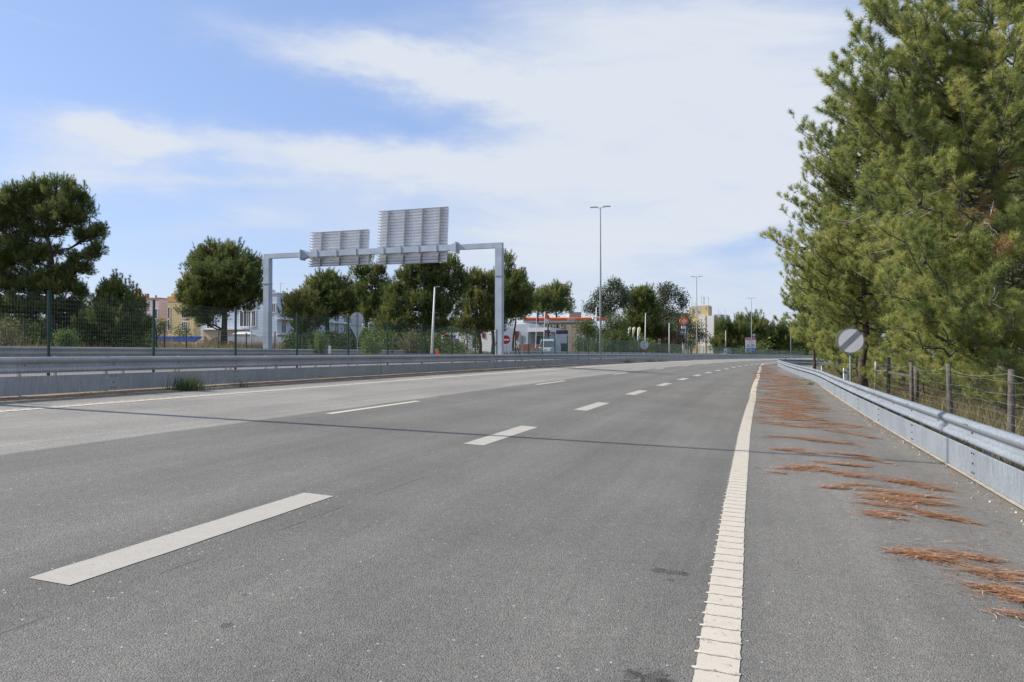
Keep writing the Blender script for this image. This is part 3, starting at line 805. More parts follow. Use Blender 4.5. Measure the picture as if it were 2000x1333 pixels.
for t, py, lb in zip(LT, (405, 541, 583), ('tallest twin-arm lamp post, nearest to the petrol station canopy', 'middle twin-arm lamp post, in front of the yellow tower block', 'twin-arm lamp post rising behind the red, white and blue warning board')):
    p = RC(t, 14.1); lamp(t, 14.1, 1.5+(HOR-py)/F_PX*p.y-p.z, lb)
t4 = t_for_px(1544.5, 14.1); p = RC(t4, 14.1); lamp(t4, 14.1, 1.5+(HOR-611)/F_PX*p.y-p.z, 'farthest twin-arm lamp post, beside the left edge of the pines')

# ------------------------------------------------------------------ gantry with two sign panels seen from behind
def gantry():
    t = 44.8; l0, l1 = 15.2, 31.3
    a, b = at(975.5, 475, 46.9), at(522.5, 497, 52.3)
    a.z = b.z = (a.z+b.z)/2+.02
    dx = (b-a); yaw = math.atan2(dx.y, dx.x)+math.pi                # local +x runs from the left leg to the right leg
    T = thing('sign_gantry', 'pale grey steel portal gantry carrying the backs of two road sign panels', 'sign gantry', Vector((a.x, a.y, gz(a.x, a.y))))
    W = Vector((dx.x, dx.y, 0)).length; F = FR(Vector((b.x, b.y, 0)), yaw); zt = a.z; s = .26
    for x, px_ in ((0, b), (W, a)):
        m = MB(F); g = gz(px_.x, px_.y)
        m.box(x-.21, x+.21, -.21, .21, g-.2, zt-.5); m.box(x-.38, x+.38, -.38, .38, g-.1, g+.05); m.build('leg', M_['gantry'], T)
        m = MB(F); m.box(x-.25, x+.25, -.25, .25, zt-2.0, zt-1.97); m.build('flange', M_['gantry'], T)
    fx = lambda px: (F.inverted() @ inter(px)).x
    def inter(px):
        u = (px-1000)/F_PX; # intersect ray x=u*y with the gantry line
        dxy = a-b; k = (b.x-u*b.y)/(u*dxy.y-dxy.x); return Vector((b.x+dxy.x*k, b.y+dxy.y*k, 0))
    x1, x2 = fx(590), fx(893)
    bm = MB(F); bm.box(-.21, x1, -.14, .14, zt-.31, zt); bm.box(x1, x2, -.165, .165, zt-.34, zt+.015); bm.box(x2, W+.21, -.14, .14, zt-.31, zt)
    # angled corners
    bm.box(-.212, .212, -.205, .205, zt-.5, zt-.31); bm.box(W-.212, W+.212, -.205, .205, zt-.5, zt-.31)
    bm.build('cross_beam', M_['gantry'], T)
    for x, sg in ((x1, -1), (x2, 1)):
        m = MB(F); m.box(x-.03, x+.03, -.3, .3, zt-.52, zt+.16)
        m.add([(x, -.17, zt+.14), (x-sg*.45, -.17, zt+.0), (x, .17, zt+.14), (x-sg*.45, .17, zt+.0), (x, -.17, zt-.50), (x-sg*.45, -.17, zt-.34), (x, .17, zt-.50), (x-sg*.45, .17, zt-.34)],
              [(0, 1, 3, 2), (4, 6, 7, 5), (0, 4, 5, 1), (2, 3, 7, 6)]); m.build('splice_plate', M_['gantry'], T)
    def panel(pl, pr, ytop_l, ybot_l, n, vb, label):
        xl, xr = fx(pl), fx(pr); c = inter((pl+pr)/2); D = c.y+.45
        zt_, zb_ = 1.5+(HOR-ytop_l)/F_PX*D, 1.5+(HOR-ybot_l)/F_PX*D
        lean = math.radians(5)
        Fp = F @ Matrix.Translation((0, .42, zb_)) @ Matrix.Rotation(-lean, 4, 'X')
        h = (zt_-zb_)
        m = MB(Fp); r = .12
        m.poly([(xl, r), (xl+r, 0), (xr-r*.3, 0), (xr, r*.3), (xr, h-r*.5), (xr-r*.5, h), (xl+r, h), (xl, h-r)], 0, .03)
        # extruded planks: every plank has a flange towards the viewer
        for i in range(n+1):
            z = h*i/n; z = min(max(z, .015), h-.015); m.box(xl-.03, xr-.01, -.085, 0, z-.008, z+.008)
            if i >= 0: continue
            if i < n: m.box(xl+.02, xr-.02, -.03, 0, z+h/n*.45, z+h/n*.45+.012)
        o = m.build('sign_panel', M_['alu'], T); o['label'] = label
        m = MB(Fp)
        for i in range(n+1):
            z = min(max(h*i/n, .02), h-.02); m.box(xl-.035, xr-.005, -.112, -.087, z-.018, z+.012)
        m.build('panel_ribs', M_['galv_r'], o)  # flange lips coloured darker to carry their underside shade
        for k in range(vb):
            x = xl+(xr-xl)*((k+.62)/(vb) if vb == 4 else (k+.66)/(vb+.05)); v = MB(Fp)
            v.box(x-.05, x+.05, -.17, -.15, .03, h-.05); v.box(x-.012, x+.012, -.15, -.086, .03, h-.05)
            for i in range(n): v.box(x-.075, x-.03, -.15, -.088, h*i/n-.03+h/n*.2, h*i/n+.05+h/n*.2)
            v.build('upright', M_['alu_d'], o)
            u = MB(F); u.box(x-.04, x+.04, -.20, -.175, zt-.40, zt+.05); u.box(x-.04, x+.04, -.20, .26, zt+.025, zt+.05); u.box(x-.04, x+.04, -.20, .26, zt-.40, zt-.375); u.build('clamp', M_['gantry'], T)
    panel(597, 712, 450.5, 519.5, 12, 3, 'smaller ribbed panel, left of the two')
    panel(730, 867, 406.5, 515, 18, 4, 'larger ribbed panel, right of the two')
gantry()

# ------------------------------------------------------------------ traffic signs
def sign_post(m, z0, z1, r=.03): m.tube([(0, .05, z0), (0, .05, z1)], r, 8)
def DD(px, D, lc=29.):
    if px < 900: return D
    lo, hi = 10., 600.
    for _ in range(40):
        m_ = (lo+hi)/2
        if to_road(X_of(px, m_), m_)[1] < lc: lo = m_
        else: hi = m_
    return max(D, hi)
def round_sign(px, py, dia_px, D, label, kind, yaw=0., wide=1., post_r=.03, group=None):
    D = D if dia_px > 15 else DD(px, D)
    b = base(px, D); c = at(px, py, D); r = dia_px/2/F_PX*D
    T = thing('road_sign', label, 'road sign', b, group)
    F = FR(Vector((b.x, b.y, 0)), yaw)
    m = MB(F); sign_post(m, b.z-.1, c.z+r*.9 if kind != 'back' else c.z+r*.98, post_r)
    m.build('post', M_['galv'], T)
    if kind == 'noentry':
        m = MB(F); m.disc((0, 0, c.z), r, .02); d = m.build('disc', M_['red'], T)
        m = MB(F); m.ring((0, -.003, c.z), r*.93, r, .003); m.build('rim', M_['white'], d)
        m = MB(F); m.box(-r*.72, r*.72, -.004, -.0005, c.z-r*.16, c.z+r*.16); m.build('bar', M_['white'], d)
    elif kind == 'back':
        m = MB(F); m.disc((0, .095, c.z), r, .02); d = m.build('disc', M_['signback'], T)
        m = MB(F); m.ring((0, .088, c.z), r*.96, r*1.01, .034); m.build('rim', M_['galv'], d)
        m = MB(F); m.box(-r*.5, r*.5, .075, .093, c.z+r*.35, c.z+r*.41); m.box(-r*.5, r*.5, .075, .093, c.z-r*.41, c.z-r*.35); m.build('bracket', M_['galv_shade'], d)
    elif kind == 'end':
        m = MB(F); m.disc((0, 0, c.z), r*.97, .02, 56); d = m.build('disc', M_['signface'], T)
        m = MB(F); m.ring((0, -.003, c.z), r*.955, r*.985, .006, 56); m.build('rim', M_['black'], d)
        m = MB(F); m.ring((0, -.012, c.z), r*.985, r*1.02, .045, 56); m.build('edging', M_['galv'], d)
        m = MB(F @ Matrix.Translation((0, 0, c.z)) @ Matrix.Rotation(math.radians(-45), 4, 'Y'))
        for i in range(5):
            z = (i-2)*r*.088; m.box(-math.sqrt((r*.95)**2-z*z), math.sqrt((r*.95)**2-z*z), -.005, -.0005, z-r*.010, z+r*.010)
        m.build('stripes', M_['black'], d)
    return T, F, b, c, r
round_sign(1661, 665.5, 49.5, 27.4, 'round pale sign with five black diagonal stripes beside the right barrier', 'end', yaw=-.33, post_r=.035)
T, F, b, c, r = round_sign(699, 623.5, 27, 50, 'grey backs of a round sign and an inverted triangle on one post', 'back', yaw=.62, post_r=.035)
m = MB(F); w = .45; zz = c.z-r-.04; m.poly([(-w, zz), (w, zz), (w*.08, zz-.78), (-w*.08, zz-.78)], .095, .02); m.build('triangle_back', M_['signback'], T)
NE = 'no-entry signs behind the green fence'
round_sign(872, 660.5, 16, 73, 'red no-entry disc left of the gantry leg, above the tilted orange marker', 'noentry', group=NE)
round_sign(988, 664, 18.5, 50.5, 'red no-entry disc partly hidden by the right gantry leg', 'noentry', group=NE)
round_sign(1001, 652, 8, 112, 'small far red no-entry disc against the white station wall', 'noentry', group=NE)
round_sign(917, 657, 5.5, 120, 'tiny far red no-entry disc between the pine trunks', 'noentry', group=NE)
round_sign(1073, 653, 8.5, 108, 'small red no-entry disc in front of the pale van', 'noentry', group=NE)
round_sign(1210.5, 660, 5.5, 115, 'tiny red no-entry disc under the olive tree', 'noentry', group=NE)
round_sign(1287.5, 664.5, 6, 120, 'tiny red no-entry disc beside the maroon bush', 'noentry', group=NE)
RB = 'round sign backs behind the green fence'
round_sign(1021, 664, 17, 54, 'grey back of a round sign in front of the white station building', 'back', yaw=.45, group=RB)
round_sign(1258.5, 674, 17, 88, 'large grey back of a round sign left of the maroon bush', 'back', group=RB)
round_sign(1139, 657.5, 6, 108, 'tiny grey round sign back right of the billboard', 'back', group=RB)
round_sign(1248.5, 659, 6.5, 120, 'small grey round sign back behind the yellow feather flag', 'back', group=RB)
round_sign(1287.5, 671, 5, 118.5, 'tiny white round sign just below the no-entry disc by the maroon bush', 'back', group=RB)

# ------------------------------------------------------------------ delineators
def delin(p, h, w, label, bands, tilt=0., tip=0., yaw=0., mat_body='white', band_mat='black'):
    T = thing('marker_post', label, 'marker post', p, 'roadside marker posts')
    F = FR(p, yaw) @ Matrix.Rotation(tilt, 4, 'Y')
    m = MB(F); hw = w/2
    m.add([(-hw, -.03, 0), (hw, -.03, 0), (hw*.8, .05, 0), (-hw*.8, .05, 0), (-hw, -.03, h), (hw, -.03, h-w*.25), (hw*.8, .05, h-w*.25), (-hw*.8, .05, h)],
          [(0, 3, 2, 1), (4, 5, 6, 7), (0, 1, 5, 4), (2, 3, 7, 6), (1, 2, 6, 5), (0, 4, 7, 3)])
    m.build('body', M_[mat_body], T)
    for (a, b_, mm) in bands:
        m = MB(F); m.add([(-hw*1.03, -.034, h*a), (hw*1.03, -.034, h*a-.25*w), (hw*1.03, -.034, h*b_-.25*w), (-hw*1.03, -.034, h*b_)], [(0, 1, 2, 3)])
        m.add([(-hw*1.03, -.034, h*a), (-hw*1.03, -.034, h*b_), (-hw*.85, .055, h*b_), (-hw*.85, .055, h*a)], [(0, 1, 2, 3)])
        m.build('band', M_[mm], T)
p = RC(27.6, -2.66, .77); delin(p, .38, .115, 'white marker with a slanting grey band mounted on the right barrier', [(.55, .72, 'galv')], mat_body='white')
pp = at(1606, 727, 40); pp.z = gz(pp.x, pp.y)
T = thing('marker_post', 'small white marker on a thin stake behind the right barrier', 'marker post', pp, 'roadside marker posts')
m = MB(); m.tube([pp, pp+Vector((0, 0, 1.5-pp.z-.9))], .02, 6); m.build('stake', M_['galv_shade'], T)
m = MB(FR(pp)); m.box(-.055, .055, -.03, .04, 1.5-.97-pp.z, 1.5-.66-pp.z); m.build('body', M_['white'], T)
m = MB(FR(pp)); m.box(-.057, .057, -.034, -.0305, 1.5-.72-pp.z, 1.5-.66-pp.z); m.build('band', M_['black'], T)
delin(RC(t_for_px(860, 14.0), 14.0, .45), .62, .15, 'tilted marker post with an orange reflector behind the left barrier', [(.45, .86, 'orange')], tilt=-.35, mat_body='galv')
delin(base(644, 46), 1.0, .14, 'white marker stub among dry grass left of the round sign back', [])
delin(at(1258, 695, 86.5), .75, .2, 'red and white marker under the large round sign back', [(.45, .95, 'red')])
delin(at(1094.5, 684, 104), .55, .16, 'short white marker in front of the billboard', [])
delin(at(1534, 707, 118), .85, .20, 'black and white banded marker beyond the end of the right barrier', [(.30, .5, 'black'), (.66, .84, 'black')])
delin(at(1546, 700, 150), .55, .2, 'small white marker on the far barrier at the bend', [(.5, .7, 'black')])
delin(at(1456.5, 689, 168), .9, .25, 'white marker at the foot of the warning board', [])

# ------------------------------------------------------------------ warning board
def board():
    D = 170.; c = at(1466, 673, D); T = thing('warning_board', 'red, white and blue warning board on two posts below a lamp post', 'warning board', Vector((c.x, c.y, gz(c.x, c.y))))
    F = FR((c.x, c.y, 0), -.12); k = D/F_PX; z1, z0 = 1.5+(HOR-659.5)*k, 1.5+(HOR-686)*k; w = 10*k; g = gz(c.x, c.y)
    for s in (-1, 1):
        m = MB(F); m.tube([(s*w*.62, .12, g-.2), (s*w*.62, .12, z1-.1)], .06, 8); m.build('post', M_['galv'], T)
    m = MB(F); m.box(-w, w, 0, .06, z0, z1); p = m.build('panel', M_['white'], T)
    m = MB(F); m.box(-w+.02, w-.02, -.012, -.001, z1-.52, z1-.03); m.build('red_band', M_['red'], p)
    m = MB(F); m.box(-w+.02, w-.02, -.012, -.001, z0+.02, z0+.66); m.build('blue_band', M_['blue'], p)
    text_part('lettering', 'ATENÇÃO', M_['white'], p, F @ Matrix.Translation((0, -.016, z1-.27)), .42)
    m = MB(F)                                                       # two lines too small to read: word-long marks
    for (a_, b_, z_) in ((-.38, -.12, .70), (-.05, .38, .70), (-.36, -.24, .90), (-.08, .04, .90), (.10, .36, .90)): m.box(a_, b_, -.006, -.0005, z1-z_-.06, z1-z_+.04)
    m.build('small_text', M_['galv_r'], p)
    text_part('lettering', 'PRÓXIMO  A', M_['white'], p, F @ Matrix.Translation((0, -.016, z0+.46)), .30)
    m = MB(F)
    for (a_, b_) in ((-.72, -.28), (-.18, .30), (.42, .58), (.68, .86)): m.box(a_, b_, -.017, -.013, z0+.13, z0+.27)
    m.build('small_text', M_['white'], p)
    zc = z0+1.15
    m = MB(F @ Matrix.Translation((.48, 0, zc))); m.ring((0, -.01, 0), .25, .34, .008, 24); m.build('circle_symbol', M_['red'], p)
    m = MB(F @ Matrix.Translation((.48, 0, zc))); m.box(-.15, -.04, -.01, -.002, -.06, .07); m.box(.0, .14, -.01, -.002, -.045, .045); m.build('circle_mark', M_['black'], p)
    m = MB(F @ Matrix.Translation((-.48, 0, zc)))
    o_, i_ = [(-.38, -.28), (.38, -.28), (0, .36)], [(-.24, -.20), (.24, -.20), (0, .20)]
    m.add([(x, -.01, z) for x, z in o_+i_], [(0, 1, 4, 3), (1, 2, 5, 4), (2, 0, 3, 5)]); m.build('triangle_symbol', M_['red'], p)
    m = MB(F @ Matrix.Translation((-.48, 0, zc))); m.box(-.03, .03, -.01, -.002, -.12, .08); m.build('triangle_mark', M_['black'], p)
    q = at(1472.7, 655, D+2); T = thing('small_sign', 'small square sign on a thin post above the warning board', 'road sign', Vector((q.x, q.y, gz(q.x, q.y))))
    m = MB(FR((q.x, q.y, 0))); m.tube([(0, .05, g), (0, .05, q.z)], .04, 6); m.build('post', M_['galv'], T)
    m = MB(FR((q.x, q.y, q.z))); m.box(-.24, .24, 0, .03, -.24, .24); pn = m.build('panel', M_['white'], T)
    m = MB(FR((q.x, q.y, q.z))); m.disc((0, -.006, 0), .13, .004, 16); m.build('dot', M_['dkgrey'], pn)
board()

# ------------------------------------------------------------------ short white lamp poles
def white_pole(px, ptop, D, label, dxp=0., r=.07, arm=0.):
    D = DD(px, D); b = base(px, D); top = at(px+dxp, ptop, D); T = thing('lamp_pole', label, 'lamp pole', b, 'slim white lamp poles by the slip roads')
    m = MB(); m.tube([b-Vector((0, 0, .2)), b.lerp(top, .5), top], [r, r*.8, r*.5], 8); m.build('pole', M_['white'], T, True)
    m = MB(); a = top+Vector((arm or .35, 0, .04)); m.bar(top-Vector((.03, 0, 0)), a, .12, .05); m.build('lamp_head', M_['signback'], T)
white_pole(842.5, 561, 55, 'slightly leaning white lamp pole in front of the big pine', 6.5, .095)
white_pole(895, 607, 100, 'pale pole behind the blue direction sign', 0, .1)
white_pole(1163.8, 600, 100, 'white lamp pole just left of the tallest twin-arm lamp', 1, .12)
white_pole(1259.5, 612, 105, 'white lamp pole above the large round sign back', 1.5, .12)
white_pole(1307, 631, 130, 'white lamp pole rising behind the maroon bush', 0, .12, .6)
white_pole(1417.5, 646, 170, 'grey lamp pole in front of the dark pines right of the yellow tower', 0, .12, .5)
white_pole(491, 608, 75, 'thin pale pole in front of the pale blue building', 0, .08)

# ------------------------------------------------------------------ wooden post fence with wire on the right
def wood_fence():
    L = -4.25; tsr = [8.2, 11.6, 15.7, 20.3, 25.2, 30.0, 33.6]
    T = thing('post_and_wire_fence', 'wooden post and rusty wire fence behind the right barrier', 'fence', RC(20.3, L))
    rnd = random.Random(3)
    hs = [1.5, 1.5, 1.50, 1.54, 1.52, 1.64, 1.45]
    tops = []
    for t, h in zip(tsr, hs):
        p = RC(t, L); top = p+Vector((rnd.uniform(-.04, .04), 0, h)); m = MB(); r = .060 if t not in (33.6,) else .045
        m.tube([p-Vector((0, 0, .2)), p.lerp(top, .35)+Vector((rnd.uniform(-.01, .01), 0, 0)), p.lerp(top, .7), top], [r, r*1.02, r*.96, r*.9], 10)
        o = m.build('post', M_['wood'] if t < 33 else M_['galv_shade'], T, True); tops.append((t, h))
    # braces at the corner
    a, b_ = RC(30., L, 1.15), RC(33.6, L, 1.08); m = MB(); m.tube([a, b_], .05, 8); m.build('rail', M_['wood'], T)
    p = RC(27.6, L-.5); m = MB(); m.tube([p, p+Vector((0, 0, 1.42))], .075, 8); m.build('post', M_['wood'], T, True)
    m = MB(); m.tube([RC(27.6, L-.5, 1.05), RC(30, L, 1.12)], .045, 6); m.build('rail', M_['wood'], T)
    w = MB(); hh = [.08, .18, .28, .40, .54, .70, .88, 1.08, 1.30]
    cells = np.arange(8.2, 33.6, .15)
    def hj(t, j): return .012*math.sin(t*1.7+j*2.1)+.009*math.sin(t*5.1+j)
    for j, h in enumerate(hh):
        pts = [RC(t, L+.05, h+hj(t, j)+(-.03*math.sin((t % 4.8)/4.8*math.pi) if j > 6 else 0)) for t in np.arange(8.2, 33.7, .3)]
        w.tube(pts, .0019, 3, False)
    for i, t in enumerate(cells):
        w.tube([RC(t+.03*math.sin(h*9+i), L+.05, h+hj(t, j)) for j, h in enumerate(hh)], .0014, 3, False)
    w.tube([RC(t, L+.05, 1.42-.10*math.sin(((t-15.7) % 4.8)/4.8*math.pi)) for t in np.arange(8.2, 33.7, .4)], .003, 3, False)
    w.build('wire', M_['wire_g'], T)
wood_fence()

def far_posts():
    xs = [(47.8, 627), (110, 632), (168, 634), (222, 636), (276.5, 638), (321, 640), (364, 640), (425.8, 644), (480.5, 650), (535.5, 648), (590, 654), (641.6, 653), (685.8, 660), (727, 660), (766.6, 660), (801.6, 660)]
    T = thing('post_and_wire_fence', 'line of thin grey stakes with wire in the dry grass on the left', 'fence', base(276, 46))
    w = MB()
    prev = None
    for i, (x, y) in enumerate(xs):
        D = 42+(x/800)*14; b = base(x, D); z = 1.5+(HOR-y)/F_PX*D; tp = Vector((b.x+random.uniform(-.06, .06), b.y, z))
        m = MB(); m.tube([b-Vector((0, 0, .2)), tp], .045, 7); m.build('post', M_['wood'], T)
        if prev:
            for f in (.3, .55, .8, .97): w.tube([prev[0].lerp(prev[1], f), b.lerp(tp, f)], .006, 3, False)
        prev = (b, tp)
    w.build('wire', M_['wire_g'], T)
far_posts()

# ------------------------------------------------------------------ buildings
def bbox_building(name, label, F, w, d, z0, z1, wall, group=None):
    T = thing(name, label, 'building', F.translation+Vector((0, 0, z0)), group)
    m = MB(F); m.box(0, w, 0, d, z0-1, z1); o = m.build('wall', wall, T)
    return T, o
def window(T, F, x, z, w, h, y=0., fr='whitewall', gl='glass', side=None, bars=1):
    """on the front (y) face, or with side=x on a side face"""
    def bx(m, a0, a1, z0, z1, o0, o1):
        if side is None: m.box(a0, a1, y-o1, y-o0, z0, z1)
        else: m.box(side+o0, side+o1, a0, a1, z0, z1)
    m = MB(F)
    bx(m, x-.08, x, z-.08, z+h+.08, .0, .06); bx(m, x+w, x+w+.08, z-.08, z+h+.08, .0, .06); bx(m, x, x+w, z-.1, z, .0, .09); bx(m, x, x+w, z+h, z+h+.08, .0, .06)
    for b in range(bars): xx = x+w*(b+1)/(bars+1); bx(m, xx-.03, xx+.03, z, z+h, .0, .05)
    o = m.build('window', M_[fr], T)
    m = MB(F); bx(m, x, x+w, z, z+h, .003, .02); m.build('pane', M_[gl], o)
def B(px, D): return Vector((X_of(px, D), D, 0))
# pale pink block
F = FR(B(230, 130), -.3); z1 = 1.5+(HOR-586)/F_PX*130; g = gz(X_of(300, 130), 130)
T, o = bbox_building('apartment_building', 'pale pink apartment block behind the young pine', F, 8.35, 9, g, z1, M_['pink'])
for (x, z) in ((7.0, z1-3.2), (7.0, z1-6.0), (4.0, z1-3.2), (4., z1-6.)): window(T, F, x, z, 1.0, 1.5, gl='glass')
m = MB(F); m.box(-.1, 8.4, -.1, 9.1, z1, z1+.2); m.box(4.5, 5.0, 1, 1.5, z1+.2, z1+1.0); m.box(6.6, 6.8, 1, 1.2, z1+.2, z1+.7); m.box(2.6, 3.3, 1, 1.6, z1+.2, z1+1.8); m.build('roof', M_['roof'], T)
# ochre block
F = FR(B(327, 124), -.3); k = 124/F_PX; z1 = 1.5+(HOR-590)*k; g = gz(X_of(340, 124), 124)
T, o = bbox_building('apartment_building', 'yellow ochre apartment block left of the pale blue building', F, 5.0, 8, g, z1, M_['ochre'])
m = MB(F); m.box(-.05, 5.05, -.05, 8.05, z1, z1+.55); m.box(-.05, 1.2, -.05, 1.5, z1+.55, z1+.85); m.box(.5, 1.25, .2, 1.2, z1+.85, z1+1.35)
for i in range(3): m.box(.62+.22*i, .72+.22*i, .6, .7, z1+1.35, z1+1.8)
m.build('roof', M_['ochre_d'], T)
window(T, F, 2.75, 1.5+(HOR-622)*k, 1.0, 1.3, bars=2); window(T, F, 2.75, 1.5+(HOR-646)*k, 1.0, 1.3, bars=2)
for zz in (612, 636): window(T, F, .08, 1.5+(HOR-zz-10)*k, .35, 1.7, bars=0)
# pale blue block with balconies
F = FR(B(541, 108), -.3) @ Matrix.Translation((-12.6, 0, 0)); k = 108/F_PX; z1 = 1.5+(HOR-574)*k; g = gz(X_of(450, 108), 108)
T, o = bbox_building('apartment_building', 'pale blue apartment block behind the left gantry leg', F, 12.6, 22, g, z1, M_['bluewall'])
m = MB(F); m.box(-.1, 12.7, -.1, 22.1, z1, z1+.18); m.box(10.9, 11.5, .5, 1.2, z1+.18, z1+.6); m.build('roof', M_['greywall'], T)
for (x, py, w, h) in ((6.6, 637, 1.7, 2.2), (8.1, 637, 1.0, 2.2), (1.1, 640, 1.2, 1.6), (10.6, 612, 1., 1.5), (7., 607, 1.6, 1.6), (11.6, 610, .7, 1.2)):
    window(T, F, x, 1.5+(HOR-py)*k, w, h, bars=2)
m = MB(F); zz = 1.5+(HOR-644)*k; m.box(.8, 8.0, -1.2, 0, zz, zz+.14); m.build('balcony_slab', M_['whitewall'], T)
m = MB(F); m.box(.8, 8.0, -.6, -.05, g, zz-.003); m.build('porch', M_['beige'], T)
for j, zz in enumerate((1.5+(HOR-640)*k, 1.5+(HOR-610)*k)):
    for i in range(7):
        window(T, F, 1.0+i*2.9, zz-.7, 1.1, 1.9, side=12.6, bars=1)
    m = MB(F); m.box(12.6, 13.3, .3, 20, zz-1.0, zz-.86); m.build('balcony_slab', M_['whitewall'], T)
    m = MB(F); m.box(12.6, 13.3, -.5, .2, zz-1.0, zz-.86); m.build('balcony_slab', M_['whitewall'], T)
m = MB(F); m.tube([(11.8, 2, z1), (11.8, 2, z1+1.7)], .03, 5); m.bar((11.6, 2, z1+1.6), (12.6, 2, z1+1.55), .03); m.build('aerial', M_['galv_shade'], T)
# low boundary wall
p = B(440, 92); F = FR(p); m = MB(F); g = gz(p.x, p.y); m.box(0, 9.0, 0, .2, g-.4, 1.5+(HOR-658)/F_PX*92)
tag(m.build('boundary_wall', M_['whitewall'], loc=p+Vector((0, 0, g))), 'low pale wall in front of the pale blue apartment block', 'wall')
# carport canopy
p = B(462, 98); g = gz(p.x, p.y); T = thing('garden_canopy', 'small white canopy beside the foot of the pale blue building', 'canopy', p+Vector((0, 0, g)))
m = MB(FR(p)); z = 1.5+(HOR-649)/F_PX*98
m.add([(-.6, 0, z-.25), (1.9, 0, z-.25), (1.9, 2, z-.25), (-.6, 2, z-.25), (0, .6, z+.05), (1.3, .6, z+.05), (1.3, 1.4, z+.05), (0, 1.4, z+.05)], [(0, 3, 2, 1), (4, 5, 6, 7), (0, 1, 5, 4), (1, 2, 6, 5), (2, 3, 7, 6), (3, 0, 4, 7)]); m.build('roof', M_['whitewall'], T)
for x in (-.5, 1.8):
    m = MB(FR(p)); m.box(x-.04, x+.04, .02, .1, g, z-.25); m.build('leg', M_['white'], T)
# blue site hoarding
p = B(262, 86); g = gz(p.x, p.y)
for i in range(9):
    q = B(262+i*14.8, 86); g = gz(q.x, q.y); zt = 1.5+(HOR-657.5)/F_PX*86; m = MB(FR(q)); m.box(0, .80, 0, .04, zt-.62, zt)
    m.box(0, .03, .04, .09, g-.1, zt-.62); m.box(.77, .80, .04, .09, g-.1, zt-.62)
    tag(m.build('barrier_panel', M_['blue'], loc=q+Vector((0, 0, g))), 'blue site hoarding panel in the row left of the soil heaps', 'barrier panel', 'blue hoarding panels in a row')
# soil heaps
for (px, top, wpx, D, lb, sd) in ((402, 657, 28, 70, 'larger heap of dug soil left of the pine trunk', 1), (447, 664, 18, 66, 'smaller heap of dug soil right of the pine trunk', 2), (420, 658.5, 18, 72, 'middle heap of dug soil just left of the pine trunk', 3)):
    c = base(px, D); R = wpx/F_PX*D; Hh = 1.5+(HOR-top)/F_PX*D-c.z; m = MB(); n = 26
    for i in range(n+1):
        for j in range(n+1):
            x, y = (i/n*2-1), (j/n*2-1); rr = math.hypot(x, y); h = max(0, 1-rr**1.5)*(1+.35*mnoise.noise(Vector((x*3+sd, y*3, 0))))
            m.v.append((c.x+x*R, c.y+y*R*.8, c.z-.05+Hh*h+.05*mnoise.noise(Vector((x*9, y*9, sd)))*(h > 0)))
    m.f = [(i*(n+1)+j, (i+1)*(n+1)+j, (i+1)*(n+1)+j+1, i*(n+1)+j+1) for i in range(n) for j in range(n)]
    tag(m.build('soil_heap', M_['soil'], smooth=True, loc=c), lb, 'soil heap', 'heaps of dug soil')
# white station building
D = 118; k = D/F_PX; F = FR(B(975, D), -.3); g = gz(X_of(1000, D), D)
T, o = bbox_building('station_building', 'low white petrol station building right of the gantry leg', F, 4.75, 9, g, 1.5+(HOR-634)*k, M_['greywall'])
m = MB(F); m.box(4.75, 8.0, -.4, 6, 1.5+(HOR-649)*k, 1.5+(HOR-641)*k); m.build('awning', M_['whitewall'], T)
m = MB(F); m.box(4.75, 7.4, 2, 6, g, 1.5+(HOR-649)*k-.003); m.build('shop_wall', M_['greywall'], T)
window(T, F, 5.1, g+.5, 1.6, 1.7, y=2.); window(T, F, .9, 1.5+(HOR-664)*k, .5, .9, bars=0); window(T, F, 2.7, 1.5+(HOR-664)*k, .35, 1.2, fr='red')
m = MB(F); m.box(3.5, 7.6, -1.4, -1.2, g-.4, 1.5+(HOR-673)*k); m.build('brick_wall', M_['brick'], T)
m = MB(F); m.poly([(0, 1.5+(HOR-634)*k), (4.2, 1.5+(HOR-634)*k), (3.9, 1.5+(HOR-631)*k), (.3, 1.5+(HOR-631)*k)], .2, 8); m.build('roof', M_['whitewall'], T)
# bright white stepped house left of gantry leg
D = 105; k = D/F_PX; F = FR(B(938, D), -.35); g = gz(X_of(950, D), D)
T, o = bbox_building('white_house', 'bright white house behind the pine trunks left of the gantry leg', F, 3.0, 5, g, 1.5+(HOR-650)*k, M_['whitewall'])
m = MB(F); m.box(1.0, 3.0, .4, 5, 1.5+(HOR-650)*k, 1.5+(HOR-641)*k); m.build('upper_storey', M_['whitewall'], T); window(T, F, .35, 1.5+(HOR-659)*k, .3, .5, bars=0, fr='red')
# kiosk shapes left of it
D = 112; k = D/F_PX; F = FR(B(862, D), -.3); g = gz(X_of(880, D), D)
T, o = bbox_building('service_kiosk', 'grey and white service kiosk behind the left no-entry disc', F, 1.0, 2, g, 1.5+(HOR-655)*k, M_['whitewall'])
m = MB(F); m.box(2.2, 4.0, 0, 2, g, 1.5+(HOR-656)*k); m.build('kiosk_wing', M_['whitewall'], T); m = MB(F); m.box(.6, 3.6, .3, 2.2, 1.5+(HOR-655)*k+.003, 1.5+(HOR-650)*k); m.build('roof', M_['greywall'], T)
m = MB(F); m.box(1.0, 2.2, .8, 1.8, g, 1.5+(HOR-656)*k); m.build('recess', M_['dkgrey'], T)
